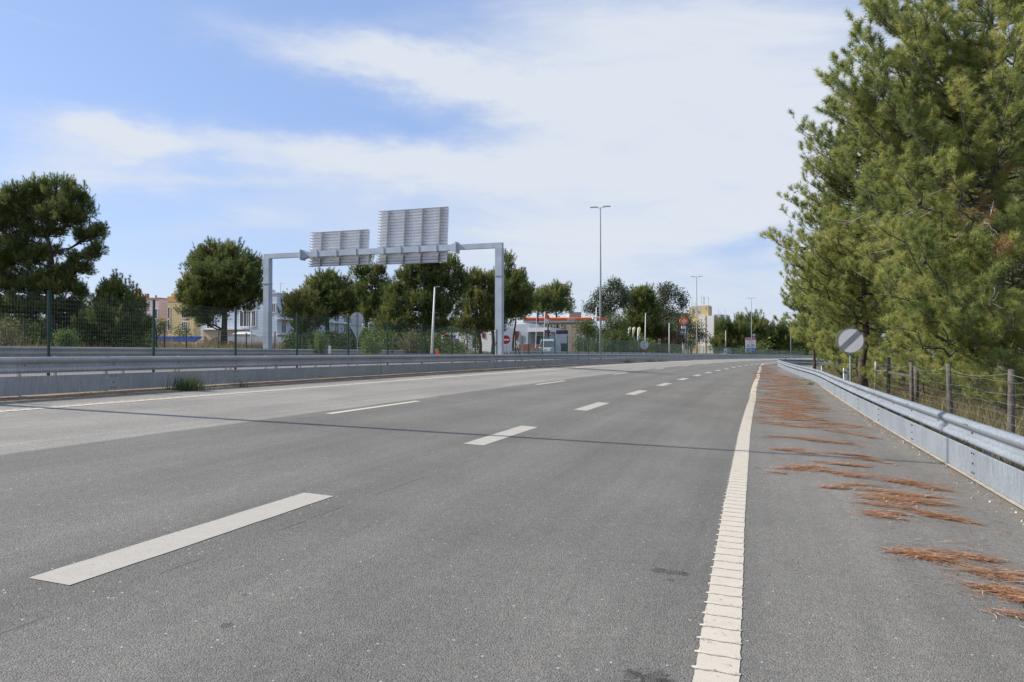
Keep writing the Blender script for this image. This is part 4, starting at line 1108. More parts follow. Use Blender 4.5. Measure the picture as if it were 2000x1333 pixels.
# petrol station canopy
D = 134; k = D/F_PX; p = B(1022, D); F = FR(p, -.03); g = gz(X_of(1080, D), D); z0, z1 = 1.5+(HOR-627)*k, 1.5+(HOR-620.5)*k
T = thing('petrol_canopy', 'long orange petrol station canopy with white lettering', 'canopy', B(1080, D)+Vector((0, 0, g)))
W = (1164-1022)*k
m = MB(F); n = 8; prof_ = [(-.04+.16-.16*math.cos(a), (z0+z1)/2-(z1-z0)/2*math.cos(math.pi*i/n)) for i, a in enumerate(np.linspace(0, 0, n+1))]
prof_ = [(-.14*math.sin(math.pi*i/n), (z0+z1)/2-(z1-z0)/2*math.cos(math.pi*i/n)) for i in range(n+1)]
for i in range(n):
    (y0, a0), (y1, a1) = prof_[i], prof_[i+1]; m.add([(0, y0, a0), (W-.7, y0, a0), (W-.7, y1, a1), (0, y1, a1)], [(0, 1, 2, 3)])
m.box(0, W-.7, .0, .25, z0+.01, z1); m.build('fascia', M_['orange'], T)
m = MB(F); m.box(.05, W-.75, .26, 9, z0+.01, z1-.04); m.build('roof', M_['greywall'], T)
m = MB(F); m.poly([(W-.7, z0), (W-.35, z0), (W-.15, z1), (W-.5, z1)], -.1, 3); m.build('stripe', M_['whitewall'], T)
m = MB(F); m.box(0, W, -.05, 9, z0-.28, z0); m.build('soffit', M_['greywall'], T)
m = MB(F); m.box(W-.1, W+1.7, .3, .6, z0+.0, z1-.05); m.build('end_fascia', M_['orange'], T)
text_part('lettering', 'galp', M_['white'], T, F @ Matrix.Translation(((1115-1022)*k, -.17, (z0+z1)/2+.03)), .92)
for px in (1075, 1093, 1119, 1128):
    m = MB(F); x = (px-1022)*k; m.box(x-.1, x+.1, 3, 3.2, g, z0-.28); m.build('column', M_['white'], T)
# beige block behind the canopy
D = 150; k = D/F_PX; F = FR(B(1050, D), -.25); g = gz(X_of(1090, D), D)
T, o = bbox_building('apartment_building', 'beige apartment block seen under the orange canopy', F, 8.3, 8, g, 1.5+(HOR-628)*k, M_['beige'])
m = MB(F); m.poly([(-.1, 1.5+(HOR-628)*k), (8.4, 1.5+(HOR-628)*k), (7.4, 1.5+(HOR-622)*k), (.8, 1.5+(HOR-622)*k)], 0, 7); m.build('roof', M_['beige'], T)
for (px, py) in ((1052, 641), (1063, 641), (1074, 641), (1083, 637), (1081, 655), (1096, 640)): window(T, F, (px-1050)*k, 1.5+(HOR-py)*k, .55, .7)
D = 170; k = D/F_PX; F = FR(B(1112, D)); g = gz(X_of(1120, D), D)
T, o = bbox_building('apartment_building', 'small beige block peeping above the canopy right end', F, 2.6, 8, g, 1.5+(HOR-611)*k, M_['beige'])
m = MB(F); m.box(-.05, 2.65, -.05, 8, 1.5+(HOR-611)*k, 1.5+(HOR-610)*k); m.build('roof', M_['greywall'], T)
# yellow tower block with antennas
D = 230; k = D/F_PX
F = FR(B(1340, D), -.42); g = gz(X_of(1370, D), D)
T, o = bbox_building('tower_block', 'yellow and white tower block topped with radio antennas', F, (1368-1340)*k, 8, g, 1.5+(HOR-618)*k, M_['ochre'])
Z = lambda y: 1.5+(HOR-y)*k
X = lambda x: (x-1340)*k
m = MB(F); m.box(X(1350), X(1382), .5, 7, Z(620), Z(598)); m.build('lift_tower', M_['tower'], T)
m = MB(F); m.box(X(1346), X(1352), .3, 6, Z(618), Z(602)); m.box(X(1372), X(1382.5), .4, 6, Z(618), Z(597.5)); m.build('tower_trim', M_['ochre'], T)
m = MB(F); m.box(X(1368), X(1394), -.5, 7, g, Z(618)); m.build('white_wing', M_['whitewall'], T)
m = MB(F); m.box(X(1377), X(1379), -.6, -.5, g, Z(617)); m.box(X(1393), X(1396), -.4, 7, g, Z(616)); m.build('yellow_band', M_['ochre'], T)
m = MB(F); m.box(X(1396), X(1406), .6, 7, g, Z(615)); m.build('grey_wing', M_['greywall'], T)
for (x, y) in ((1356, 604), (1376, 604), (1361, 610)): window(T, F, X(x), Z(y), .3, .5, y=.4)
for (x, y0, y1, r) in ((1350, 598, 580, .09), (1353, 598, 589, .06), (1357, 598, 591, .1), (1368.6, 598, 576, .07), (1372.5, 598, 578, .07), (1374.5, 594, 579, .1), (1382, 598, 581, .09), (1401, 615, 604, .08), (1414-10, 615, 609, .06), (1385, 615, 609, .05)):
    m = MB(F); m.tube([(X(x), 1, Z(y0)), (X(x), 1, Z(y1))], r, 6); m.build('antenna', M_['greywall'], T)
for (x, y) in ((1368.6, 581), (1369.5, 590), (1381, 582)):
    m = MB(F); m.disc((X(x), .7, Z(y)), .28, .2, 12); m.build('dish', M_['white'], T)
D = 240; k = D/F_PX; F = FR(B(1406, D), -.4); g = gz(X_of(1410, D), D)
T, o = bbox_building('apartment_building', 'grey block to the right of the white tower wing', F, 2.0, 8, g, 1.5+(HOR-615)*k, M_['greywall'])
m = MB(F); m.tube([(1.4, 1, 1.5+(HOR-615)*k), (1.4, 1, 1.5+(HOR-603)*k)], .09, 6); m.build('antenna', M_['greywall'], T)
# ochre buildings glimpsed among the eucalyptus
D = 210; k = D/F_PX; F = FR(B(1296, D), -.3); g = gz(X_of(1310, D), D)
T, o = bbox_building('apartment_building', 'ochre and cream block glimpsed among the eucalyptus trees', F, 6, 8, g, 1.5+(HOR-612)*k, M_['ochre'])
for (x, y) in ((1300, 618), (1312, 618), (1325, 620), (1308, 640), (1320, 655)): window(T, F, (x-1296)*k, 1.5+(HOR-y)*k, .8, 1.0)

# ------------------------------------------------------------------ petrol station totem, flags, billboards
def totem():
    D = 180.; k = D/F_PX; p = base(1338, D); T = thing('petrol_totem', 'petrol station totem with round orange emblem and slate panel', 'totem sign', p)
    F = FR((0, 0, 0)); P_ = lambda x, y, dy=0: ((x-1000)*k, D+dy, 1.5+(HOR-y)*k)
    m = MB()
    a = [P_(1331.3, 637), P_(1340.3, 637), P_(1336.5, 686), P_(1333.5, 686)]
    m.add([(*q[:1], q[1], q[2]) for q in a]+[(q[0], q[1]+.3, q[2]) for q in a], [(0, 3, 2, 1), (4, 5, 6, 7), (0, 1, 5, 4), (1, 2, 6, 5), (2, 3, 7, 6), (3, 0, 4, 7)]); m.build('blade', M_['whitewall'], T)
    m = MB(); a = [P_(1327.2, 642.6, -.1), P_(1337.6, 642.6, -.1), P_(1336.5, 673, -.1), P_(1334.6, 673, -.1)]
    m.add(a+[(q[0], q[1]+.08, q[2]) for q in a], [(0, 3, 2, 1), (4, 5, 6, 7), (0, 1, 5, 4), (1, 2, 6, 5), (2, 3, 7, 6), (3, 0, 4, 7)]); pn = m.build('slate_panel', M_['dkgrey'], T)
    c = Vector(P_(1332, 650, -.14)); m = MB(FR(c)); m.ring((0, 0, 0), .38, .48, .02, 20); m.poly([(0, .08), (.16, .24), (.29, .08), (0, -.29), (-.29, .08), (-.16, .24)], 0, .02); m.build('white_mark', M_['white'], pn)
    c = Vector(P_(1336.2, 627.6, -.05)); m = MB(FR(c)); R = 8.2*k
    pts = []
    for i in range(48):
        a = 2*math.pi*i/48; s = R*(1+.045*math.cos(4*a)); pts.append((s*math.cos(a), s*math.sin(a)))
    m.poly(pts, 0, .4); em = m.build('round_emblem', M_['orange'], T)
    m = MB(FR(c) @ Matrix.Rotation(math.radians(45), 4, 'Y')); h = R*.50
    out = []
    for (sx, sy) in ((1, 1), (-1, 1), (-1, -1), (1, -1)):
        for q in range(4):
            a = math.atan2(sy, sx)-math.pi/4+math.pi/2*q/3
            out.append((sx*(h-.14)+.14*math.cos(a), sy*(h-.14)+.14*math.sin(a)))
    m.poly(out, -.03, .02); m.build('white_diamond', M_['white'], em)
    text_part('lettering', 'G', M_['orange'], em, FR(c) @ Matrix.Translation((0, -.04, 0)), 1.0, .006)
    m = MB(FR(p)); m.box(-1.1, .8, -.8, .9, -.2, .55); m.build('base', M_['greywall'], T)
    q = at(1343.5, 644, 182); T2 = thing('small_sign', 'small blue square sign right of the orange totem', 'road sign', base(1343.5, 182))
    m = MB(FR(q)); m.disc((0, 0, 0), .3, .04, 8); m.build('panel', M_['blue'], T2)
    m = MB(); m.tube([base(1343.5, 182)+Vector((0, .08, 0)), q+Vector((0, .08, 0))], .04, 6); m.build('post', M_['galv'], T2)
totem()
def flag(pxb, pxt, ptop, D, label, pieces):
    D = DD(pxb, D); b = base(pxb, D); top = at(pxt, ptop, D); T = thing('flag', label, 'flag', b, 'flags on white poles at the petrol station')
    m = MB(); m.tube([b, top], [.05, .035], 8); m.build('pole', M_['white'], T)
    k = D/F_PX
    n = 10
    for (pts, mm) in pieces:                                        # hanging cloth: quad in px with folds in depth
        m = MB(); (x0, y0), (x1, y1), (x2, y2), (x3, y3) = pts; vs = []
        for i in range(n+1):
            for j in range(n+1):
                u, v = i/n, j/n; x = (x0*(1-u)+x1*u)*(1-v)+(x3*(1-u)+x2*u)*v; y = (y0*(1-u)+y1*u)*(1-v)+(y3*(1-u)+y2*u)*v
                vs.append(at(x, y, D+.14*math.sin(u*9+v*2)*u))
        m.add(vs, [(i*(n+1)+j, (i+1)*(n+1)+j, (i+1)*(n+1)+j+1, i*(n+1)+j+1) for i in range(n) for j in range(n)])
        o = m.build('cloth', M_[mm], T, True); o.modifiers.new('t', 'SOLIDIFY').thickness = .01
flag(1045.8, 1048.6, 607, 96, 'narrow red and purple flag hanging on the left white pole', [([(1048.6, 609), (1050, 612), (1051.5, 618), (1048.2, 618)], 'red'), ([(1048.2, 618), (1051.5, 618), (1053, 629), (1047.8, 630)], 'purple')])
flag(1060.5, 1064.8, 608, 96, 'orange and white flag on the right white pole', [([(1065.2, 611), (1073, 617), (1073.8, 626), (1064.6, 621)], 'orange'), ([(1064.6, 621), (1073.8, 626), (1071.5, 632), (1064.2, 632)], 'white')])
def feather(px, ptop, pbot, wpx, D, label):
    D = DD(px, D, 30); b = base(px-2, D); k = D/F_PX; T = thing('feather_flag', label, 'feather flag', b, 'white and yellow feather flags')
    m = MB(); top = at(px, ptop, D); m.tube([b, at(px-2, pbot, D), at(px-wpx*.3, (ptop+pbot)/2, D), top], .03, 6); m.build('pole', M_['galv_shade'], T)
    for (f0, f1, mm, dy) in ((0, .65, 'white', 0), (.65, 1, 'yellow', 0)):
        vs = []; n = 12
        for i in range(n+1):
            v = i/n; y = ptop+(pbot-ptop)*v; half = wpx/2*(math.sin(min(1, v*5+.15)*math.pi/2))*(1-.8*v)
            cx = px-3.2*v*wpx/7
            for f in (f0, f1): vs.append(at(cx-half+2*half*f, y, D+.08*math.sin(f*5+v*3)))
        m = MB(); m.add(vs, [(2*i, 2*i+1, 2*i+3, 2*i+2) for i in range(n)]); o = m.build('cloth', M_[mm], T, True); o.modifiers.new('t', 'SOLIDIFY').thickness = .01
feather(1249, 639, 667, 8, 112, 'nearest white and yellow feather flag, right of the olive tree')
feather(1239, 639, 660, 7.5, 118, 'middle white and yellow feather flag behind the olive tree')
feather(1230.5, 638.5, 658, 7, 124, 'farthest white and yellow feather flag, half hidden by the olive tree')
# billboard
D = 108; k = D/F_PX; p = base(1097, D); T = thing('billboard', 'glazed advertising kiosk with a dark purple heading beside the van', 'billboard', p)
m = MB(); m.box(X_of(1085.5, D), X_of(1109.8, D), D, D+.25, p.z, 1.5+(HOR-645)*k); pn = m.build('panel', M_['greywall'], T)
m = MB(); m.box(X_of(1086, D), X_of(1109.5, D), D-.02, D-.002, 1.5+(HOR-653)*k, 1.5+(HOR-645.5)*k); m.build('heading', M_['heading'], pn)
m = MB(); m.box(X_of(1086, D), X_of(1109, D), D-.02, D-.002, p.z+.05, 1.5+(HOR-671)*k); m.build('dark_base', M_['carpaint'], pn)
# black hooked stand behind the flag
D = 103; T = thing('black_stand', 'black bent stand with a box head behind the orange flag', 'stand', base(1070, D))
m = MB(); m.tube([base(1071, D), at(1071, 645, D)], .12, 6); m.tube([at(1070.3, 645, D), at(1072, 628, D)], .11, 6); m.build('mast', M_['black'], T)
m = MB(); q = at(1069, 648, D); m.box(q.x-.42, q.x+.35, D-.3, D+.1, q.z-.15, q.z+.18); m.build('box_head', M_['dkgrey'], T)
# low board fence / blue direction sign
D = 96; k = D/F_PX; p = base(860, D); T = thing('direction_sign', 'blue direction sign with a white arrow plate in front of the pines', 'direction sign', p)
for x in (852, 886):
    m = MB(); m.tube([base(x, D), at(x, 635, D)], .06, 6); m.build('post', M_['galv'], T)
m = MB(); m.box(X_of(849, D), X_of(870, D), D-.12, D-.06, 1.5+(HOR-642.5)*k, 1.5+(HOR-636)*k); m.build('blue_panel', M_['blue'], T)
m = MB(); zc = 1.5+(HOR-638.6)*k; m.poly([(X_of(870, D), zc), (X_of(872.5, D), zc-.22), (X_of(890, D), zc-.22), (X_of(890, D), zc+.22), (X_of(872.5, D), zc+.22)], D-.12, .05); m.build('white_arrow', M_['white'], T)
D = 92; T = thing('direction_sign', 'small blue sign with a white plate behind the bright shrub', 'direction sign', base(735, D))
m = MB(); m.box(X_of(724, D), X_of(729, D), D-.12, D-.06, at(0, 639, D).z, at(0, 634.8, D).z); m.build('blue_panel', M_['blue'], T)
m = MB(); m.box(X_of(729, D), X_of(741, D), D-.12, D-.06, at(0, 637, D).z, at(0, 634.5, D).z); m.build('white_panel', M_['white'], T)
m = MB(); m.tube([base(727, D), at(727, 635, D)], .06, 6); m.tube([base(738, D), at(738, 635, D)], .06, 6); m.build('posts', M_['galv'], T)
# stone slabs (planter kerb) in front of the flags
for (x0, x1, D) in ((1003, 1014, 92), (1038, 1058, 96)):
    p = at((x0+x1)/2, 681, D); m = MB(); m.box(X_of(x0, D), X_of(x1, D), D, D+.5, gz(p.x, p.y)-.1, p.z+.06)
    tag(m.build('stone_slab', M_['kerb'], loc=p), 'pale stone slab at the foot of the '+('round sign back' if x0 < 1020 else 'two flag poles'), 'slab', 'pale slabs edging the station forecourt')

# ------------------------------------------------------------------ vehicles
def van():
    D = 103.; k = D/F_PX; c = base(1073, D); T = thing('parked_van', 'pale blue-white van parked left of the purple-headed kiosk', 'van', c)
    F = FR(c, -.32); w = .98
    # nose towards the viewer: y from -2.4 (front) to 2.4
    secs = [(-2.45, .35, .95, .9), (-2.35, .3, 1.1, .97), (-1.75, .3, 1.22, 1.), (-1.2, .3, 2.05, .93), (-.9, .3, 2.3, .92), (2.4, .3, 2.35, .92), (2.45, .4, 2.2, .88)]
    m = MB(F)
    for (y, z0, z1, s) in secs: m.v += [tuple(F @ Vector(q)) for q in ((-w*s, y, z0), (w*s, y, z0), (w*s, y, (z0+z1)*.55), (w*s*.93, y, z1), (-w*s*.93, y, z1), (-w*s, y, (z0+z1)*.55))]
    for i in range(len(secs)-1):
        for j in range(6): a, b = i*6+j, i*6+(j+1) % 6; m.f.append((a, b, b+6, a+6))
    m.f += [tuple(range(6))[::-1], tuple(range(36, 42))]; m.build('body', M_['vanpaint'], T)
    m = MB(F); m.add([(-.86, -1.80, 1.24), (.86, -1.80, 1.24), (.80, -1.20, 2.02), (-.80, -1.20, 2.02)], [(0, 1, 2, 3)]); m.v = [tuple(Vector(q)+Vector((0, -.03, .02))) for q in m.v]; m.build('windscreen', M_['glass'], T)
    for s in (-1, 1):
        m = MB(F); m.box(s*.62-.18, s*.62+.18, -2.50, -2.44, .72, .92); m.build('headlight', M_['signface'], T)
        for y in (-1.55, 1.5):
            m = MB(F @ Matrix.Translation((s*.93, y, .33)) @ Matrix.Rotation(math.pi/2, 4, 'Z')); m.disc((0, -.1, 0), .33, .2, 18); o = m.build('wheel', M_['tyre'], T)
            m = MB(F @ Matrix.Translation((s*.93, y, .33)) @ Matrix.Rotation(math.pi/2, 4, 'Z')); m.disc((0, -.11, 0), .19, .22, 14); m.build('rim', M_['alu'], o)
        m = MB(F); m.add([(s*.985, -1.1, 1.3), (s*.985, -.3, 1.3), (s*.93, -.3, 1.95), (s*.93, -.95, 1.95)], [(0, 1, 2, 3) if s > 0 else (3, 2, 1, 0)]); m.build('side_window', M_['glass'], T)
    m = MB(F); m.box(-.3, .3, -2.5, -2.45, .45, .6); m.build('number_plate', M_['white'], T)
van()
def car(px, D, label, paint, yaw):
    c = base(px, D); T = thing('parked_car', label, 'car', c, None); F = FR(c, yaw)
    secs = [(-2.1, .35, .62, .80), (-2.0, .28, .78, .88), (-1.1, .25, .92, .92), (-.45, .25, 1.38, .80), (.3, .25, 1.45, .78), (1.1, .25, 1.36, .78), (1.75, .25, .98, .86), (2.05, .3, .9, .85), (2.12, .4, .7, .8)]
    m = MB()
    for (y, z0, z1, s) in secs:
        zm = min(z1-.02, .88); m.v += [tuple(F @ Vector(q)) for q in ((-.88, y, z0), (.88, y, z0), (.9, y, zm), (s*.85, y, z1), (-s*.85, y, z1), (-.9, y, zm))]
    for i in range(len(secs)-1):
        for j in range(6): a, b = i*6+j, i*6+(j+1) % 6; m.f.append((a, b, b+6, a+6))
    n = len(secs); m.f += [tuple(range(6))[::-1], tuple(range((n-1)*6, n*6))]; m.build('body', paint, T)
    m = MB(F); m.add([(-.70, -1.02, .97), (.70, -1.02, .97), (.62, -.50, 1.36), (-.62, -.50, 1.36)], [(0, 1, 2, 3)]); m.v = [tuple(Vector(q)+Vector((0, -.03, .03))) for q in m.v]; m.build('windscreen', M_['glass'], T)
    for s in (-1, 1):
        m = MB(F); m.add([(s*.885, -.6, .93), (s*.885, 1.2, .93), (s*.73, .95, 1.33), (s*.73, -.2, 1.33)], [(0, 1, 2, 3)]); m.build('side_window', M_['glass'], T)
        m = MB(F); m.box(s*.62-.14, s*.62+.14, -2.10, -2.02, .58, .70); m.build('headlight', M_['white'], T)
        for y in (-1.3, 1.35):
            G = F @ Matrix.Translation((s*.84, y, .31)) @ Matrix.Rotation(math.pi/2, 4, 'Z')
            m = MB(G); m.disc((0, -.1, 0), .31, .2, 16); o = m.build('wheel', M_['tyre'], T); m = MB(G); m.disc((0, -.11, 0), .18, .22, 12); m.build('rim', M_['alu'], o)
car(881, 100, 'dark green car parked below the left no-entry disc', M_['carpaint'], .3)
car(1290, 172, 'red car half hidden behind the round sign back', M_['red'], 1.4)

# ------------------------------------------------------------------ trees on the left and behind
LG = 'pines beyond the slip road'
tree('pine_tree', 'biggest left pine with broad dark crown cut by the left edge', 'pine tree', 97, 45,
     [(28, 395, 32, 30), (68, 380, 32, 26), (110, 378, 34, 26), (145, 395, 27, 24), (170, 412, 17, 16), (55, 420, 46, 22), (118, 420, 40, 18), (15, 440, 28, 24), (150, 430, 22, 12),
      (172, 462, 25, 13), (192, 488, 17, 8), (160, 500, 25, 10), (196, 452, 11, 8), (38, 482, 28, 16), (65, 502, 24, 12), (12, 512, 34, 20), (5, 480, 18, 18), (130, 514, 20, 6), (155, 527, 22, 9), (60, 530, 22, 9),
      (95, 492, 26, 11), (112, 536, 30, 11), (84, 455, 34, 13), (112, 562, 42, 16), (62, 562, 38, 16), (8, 560, 38, 22), (146, 572, 20, 12), (40, 602, 56, 15), (120, 600, 40, 13), (-25, 430, 40, 40), (-30, 520, 40, 36)], 11, tr=.30, group=LG, trunk_top=400, gap=.15, dens=1.15)
tree('pine_tree', 'young pine with upright candle shoots right of the big left pine', 'pine tree', 222, 44,
     [(222, 572, 20, 26), (240, 585, 24, 24), (205, 600, 30, 28), (255, 605, 26, 24), (225, 630, 50, 28), (262, 640, 28, 24), (190, 645, 36, 24)], 12, tr=.14, group=LG, up=1.6, gap=.05, candles=[(208, 552, 580), (218, 540, 575), (226, 528, 570), (236, 536, 572), (244, 545, 580), (252, 540, 580), (258, 552, 590), (266, 556, 592), (272, 566, 600), (283, 580, 606), (200, 566, 590), (190, 580, 600), (248, 560, 590), (278, 575, 610)])
tree('pine_tree', 'low bushy pine under the big left pine', 'pine tree', 150, 46, [(125, 640, 34, 24), (165, 630, 30, 26), (180, 655, 30, 20)], 13, tr=.1, group=LG, fm=PINE_Y)
tree('pine_tree', 'dark low pine at the left edge behind the stakes', 'pine tree', 20, 52, [(0, 640, 45, 30), (60, 645, 40, 26), (95, 650, 30, 24)], 14, tr=.12, group=LG)
tree('pine_tree', 'round-headed pine standing in front of the pale blue building', 'pine tree', 437, 60,
     [(432, 505, 42, 26), (395, 525, 28, 24), (475, 528, 30, 28), (435, 545, 60, 34), (498, 555, 18, 30), (380, 560, 26, 20), (362, 572, 14, 18), (400, 585, 44, 26), (470, 585, 42, 22), (388, 612, 30, 18), (425, 598, 34, 20), (405, 628, 18, 10)], 15, tr=.24, group=LG, gap=.06, dens=1.15)
tree('pine_tree', 'dense dark pine just left of the round sign back', 'pine tree', 640, 66,
     [(640, 560, 28, 26), (655, 575, 30, 26), (620, 580, 30, 30), (650, 600, 42, 24), (610, 605, 30, 20), (668, 590, 22, 22)], 16, tr=.2, group=LG, gap=.05, dens=1.15)
tree('pine_tree', 'paler pine leaning in front of the dense dark pine', 'pine tree', 585, 62, [(575, 590, 18, 18), (595, 585, 24, 20), (580, 615, 26, 22), (605, 625, 28, 20), (592, 645, 22, 18)], 17, tr=.12, group=LG, fm=PINE_Y, gap=.25)
tree('pine_tree', 'thin open pine with bare upper trunk behind the round sign back', 'pine tree', 716, 78,
     [(714, 515, 12, 14), (705, 535, 20, 14), (738, 535, 14, 14), (722, 555, 22, 12), (695, 570, 18, 14), (745, 565, 18, 16), (725, 590, 36, 18), (690, 600, 18, 14), (722, 615, 40, 16)], 18, tr=.17, group=LG, gap=.12, dens=1.1)
tree('pine_tree', 'large spreading pine behind the leaning white lamp pole', 'pine tree', 830, 62,
     [(820, 520, 30, 14), (850, 528, 30, 18), (792, 545, 26, 20), (885, 530, 20, 20), (868, 505, 10, 10), (840, 555, 44, 22), (780, 580, 32, 22), (875, 570, 30, 24), (820, 595, 50, 20), (770, 615, 28, 18), (860, 605, 36, 18), (800, 630, 40, 16), (762, 640, 30, 18), (855, 636, 34, 14), (905, 555, 16, 16)], 19, tr=.24, group=LG, gap=.2)
tree('pine_tree', 'yellowish pine between the lamp pole and the gantry leg', 'pine tree', 937, 60,
     [(928, 550, 20, 18), (945, 555, 22, 20), (915, 580, 24, 20), (945, 590, 32, 24), (925, 615, 30, 18), (955, 620, 24, 18), (908, 638, 22, 14), (945, 642, 26, 12)], 20, tr=.17, group=LG, gap=.15, fm=PINE_Y)
tree('pine_tree', 'tall pine crowding behind the right gantry leg', 'pine tree', 962, 64,
     [(990, 520, 14, 18), (1000, 545, 22, 18), (975, 560, 26, 22), (1005, 575, 30, 22), (970, 595, 30, 22), (1000, 605, 34, 18), (1022, 595, 20, 16), (985, 630, 26, 12)], 21, tr=.2, group=LG, gap=.12)
tree('pine_tree', 'pine reaching over the station roof right of the gantry leg', 'pine tree', 1004, 70,
     [(1018, 570, 18, 16), (1025, 590, 22, 16), (1010, 610, 26, 14)], 22, tr=.14, group=LG, gap=.15)
tree('pine_tree', 'dark pine rising behind the orange canopy', 'pine tree', 1088, 146, [(1092, 575, 22, 15), (1105, 588, 14, 14), (1078, 590, 20, 16), (1100, 602, 20, 12), (1065, 580, 14, 12)], 23, tr=.25, group=LG, gap=.05)
tree('pine_tree', 'second dark pine behind the flags, left of the first', 'pine tree', 1052, 143, [(1052, 590, 20, 16), (1040, 600, 16, 14), (1062, 605, 18, 12)], 24, tr=.22, group=LG, gap=.05)
EG = 'eucalyptus trees behind the petrol station'
tree('eucalyptus_tree', 'eucalyptus with airy crown behind the tallest lamp post', 'eucalyptus', 1195, 158,
     [(1198, 560, 15, 10), (1215, 570, 14, 12), (1182, 572, 14, 10), (1165, 585, 12, 10), (1192, 590, 20, 12), (1220, 590, 12, 12), (1160, 605, 18, 10), (1180, 610, 22, 12)], 25, kind='leaf', fm=EUC, bark=M_['euc'], tr=.3, group=EG, gap=-.12, dens=2.1)
tree('eucalyptus_tree', 'dense dark eucalyptus left of the arching one', 'eucalyptus', 1245, 172,
     [(1252, 578, 18, 12), (1238, 590, 16, 14), (1262, 590, 20, 16), (1245, 608, 26, 16), (1268, 612, 22, 16), (1250, 630, 30, 14), (1270, 645, 24, 14), (1228, 650, 22, 16), (1290, 655, 22, 12)], 26, kind='pine', tr=.35, group=EG, gap=.03, dens=1.1)
tree('eucalyptus_tree', 'arching eucalyptus with sky holes left of the orange totem', 'eucalyptus', 1290, 203,
     [(1295, 572, 16, 9), (1312, 570, 14, 10), (1328, 582, 10, 11), (1334, 597, 8, 10), (1300, 588, 12, 8), (1285, 600, 14, 12), (1310, 612, 14, 8), (1325, 625, 14, 9), (1300, 640, 18, 12), (1285, 620, 20, 14), (1318, 645, 20, 10)], 27, kind='leaf', fm=EUC, bark=M_['euc'], tr=.35, group=EG, gap=-.12, dens=2.1)
OG = 'leafy trees around the petrol station'
tree('leafy_tree', 'olive green leafy tree right of the tallest lamp post', 'tree', 1203, 98, [(1200, 630, 20, 14), (1188, 645, 16, 16), (1214, 645, 16, 16), (1205, 660, 26, 16), (1222, 668, 14, 12)], 28, kind='leaf', tr=.14, group=OG, gap=.03, dens=1.2, ts=.34)
tree('leafy_tree', 'leafy tree under the right end of the orange canopy', 'tree', 1148, 118, [(1140, 640, 16, 12), (1158, 640, 14, 12), (1148, 652, 20, 12)], 29, kind='leaf', tr=.14, group=OG, gap=.03, dens=1.2, ts=.4)
tree('maroon_bush', 'maroon and olive bush left of the totem base', 'bush', 1312, 105, [(1302, 658, 16, 11), (1322, 662, 15, 12), (1312, 668, 22, 10)], 30, kind='leaf', tr=.08, fm=MAROON, gap=.03, dens=1.2, ts=.34)
tree('leafy_tree', 'dark tree between the totem and the middle lamp post', 'tree', 1350, 192, [(1345, 622, 14, 12), (1330, 632, 16, 14), (1352, 645, 22, 18), (1335, 655, 22, 18), (1368, 662, 18, 14), (1345, 670, 30, 10)], 31, kind='leaf', tr=.2, group=OG, gap=.05, fm=EUC)
tree('leafy_tree', 'small tree with blue sign behind, under the first pines', 'tree', 865, 106, [(862, 648, 14, 8), (874, 654, 12, 8)], 32, kind='leaf', tr=.08, group=OG)
tree('leafy_tree', 'green tree seen between trunks left of the white house', 'tree', 912, 108, [(905, 650, 14, 12), (918, 658, 12, 12)], 33, kind='leaf', tr=.1, group=OG, fm=EUC)
tree('leafy_tree', 'small round tree in front of the ochre block', 'tree', 350, 95, [(350, 655, 16, 12), (362, 650, 10, 14)], 34, kind='leaf', tr=.08, group=OG, ts=.35)
tree('shrub', 'loose grey-green shrub right of the young pine', 'shrub', 305, 48, [(300, 636, 20, 16), (315, 645, 18, 16), (290, 655, 22, 14)], 35, kind='leaf', tr=.05, gap=.3, ts=.14)
FGp = 'pines at the far bend'
tree('pine_tree', 'rounded pine right of the white tower wing', 'pine tree', 1432, 150, [(1425, 642, 22, 12), (1440, 650, 22, 14), (1412, 660, 22, 12), (1445, 668, 24, 12), (1400, 675, 14, 8), (1425, 672, 26, 10)], 36, tr=.25, group=FGp, gap=.05)
tree('pine_tree', 'taller pine behind the warning board', 'pine tree', 1474, 172, [(1472, 622, 14, 9), (1482, 632, 12, 9), (1465, 640, 22, 12), (1485, 652, 22, 14), (1462, 660, 24, 14), (1445, 630, 10, 8)], 37, tr=.3, group=FGp, gap=.1)
tree('pine_tree', 'dark pine between the warning board and the last lamp post', 'pine tree', 1522, 205, [(1525, 648, 18, 9), (1510, 658, 20, 12), (1540, 660, 20, 12), (1522, 672, 28, 10), (1500, 668, 18, 10)], 38, tr=.3, group=FGp, gap=.03)
tree('pine_tree', 'olive pine just right of the last lamp post', 'pine tree', 1556, 190, [(1558, 650, 16, 10), (1550, 665, 18, 10), (1568, 668, 20, 12), (1572, 640, 14, 10)], 39, tr=.3, group=FGp, gap=.05, fm=PINE_Y)

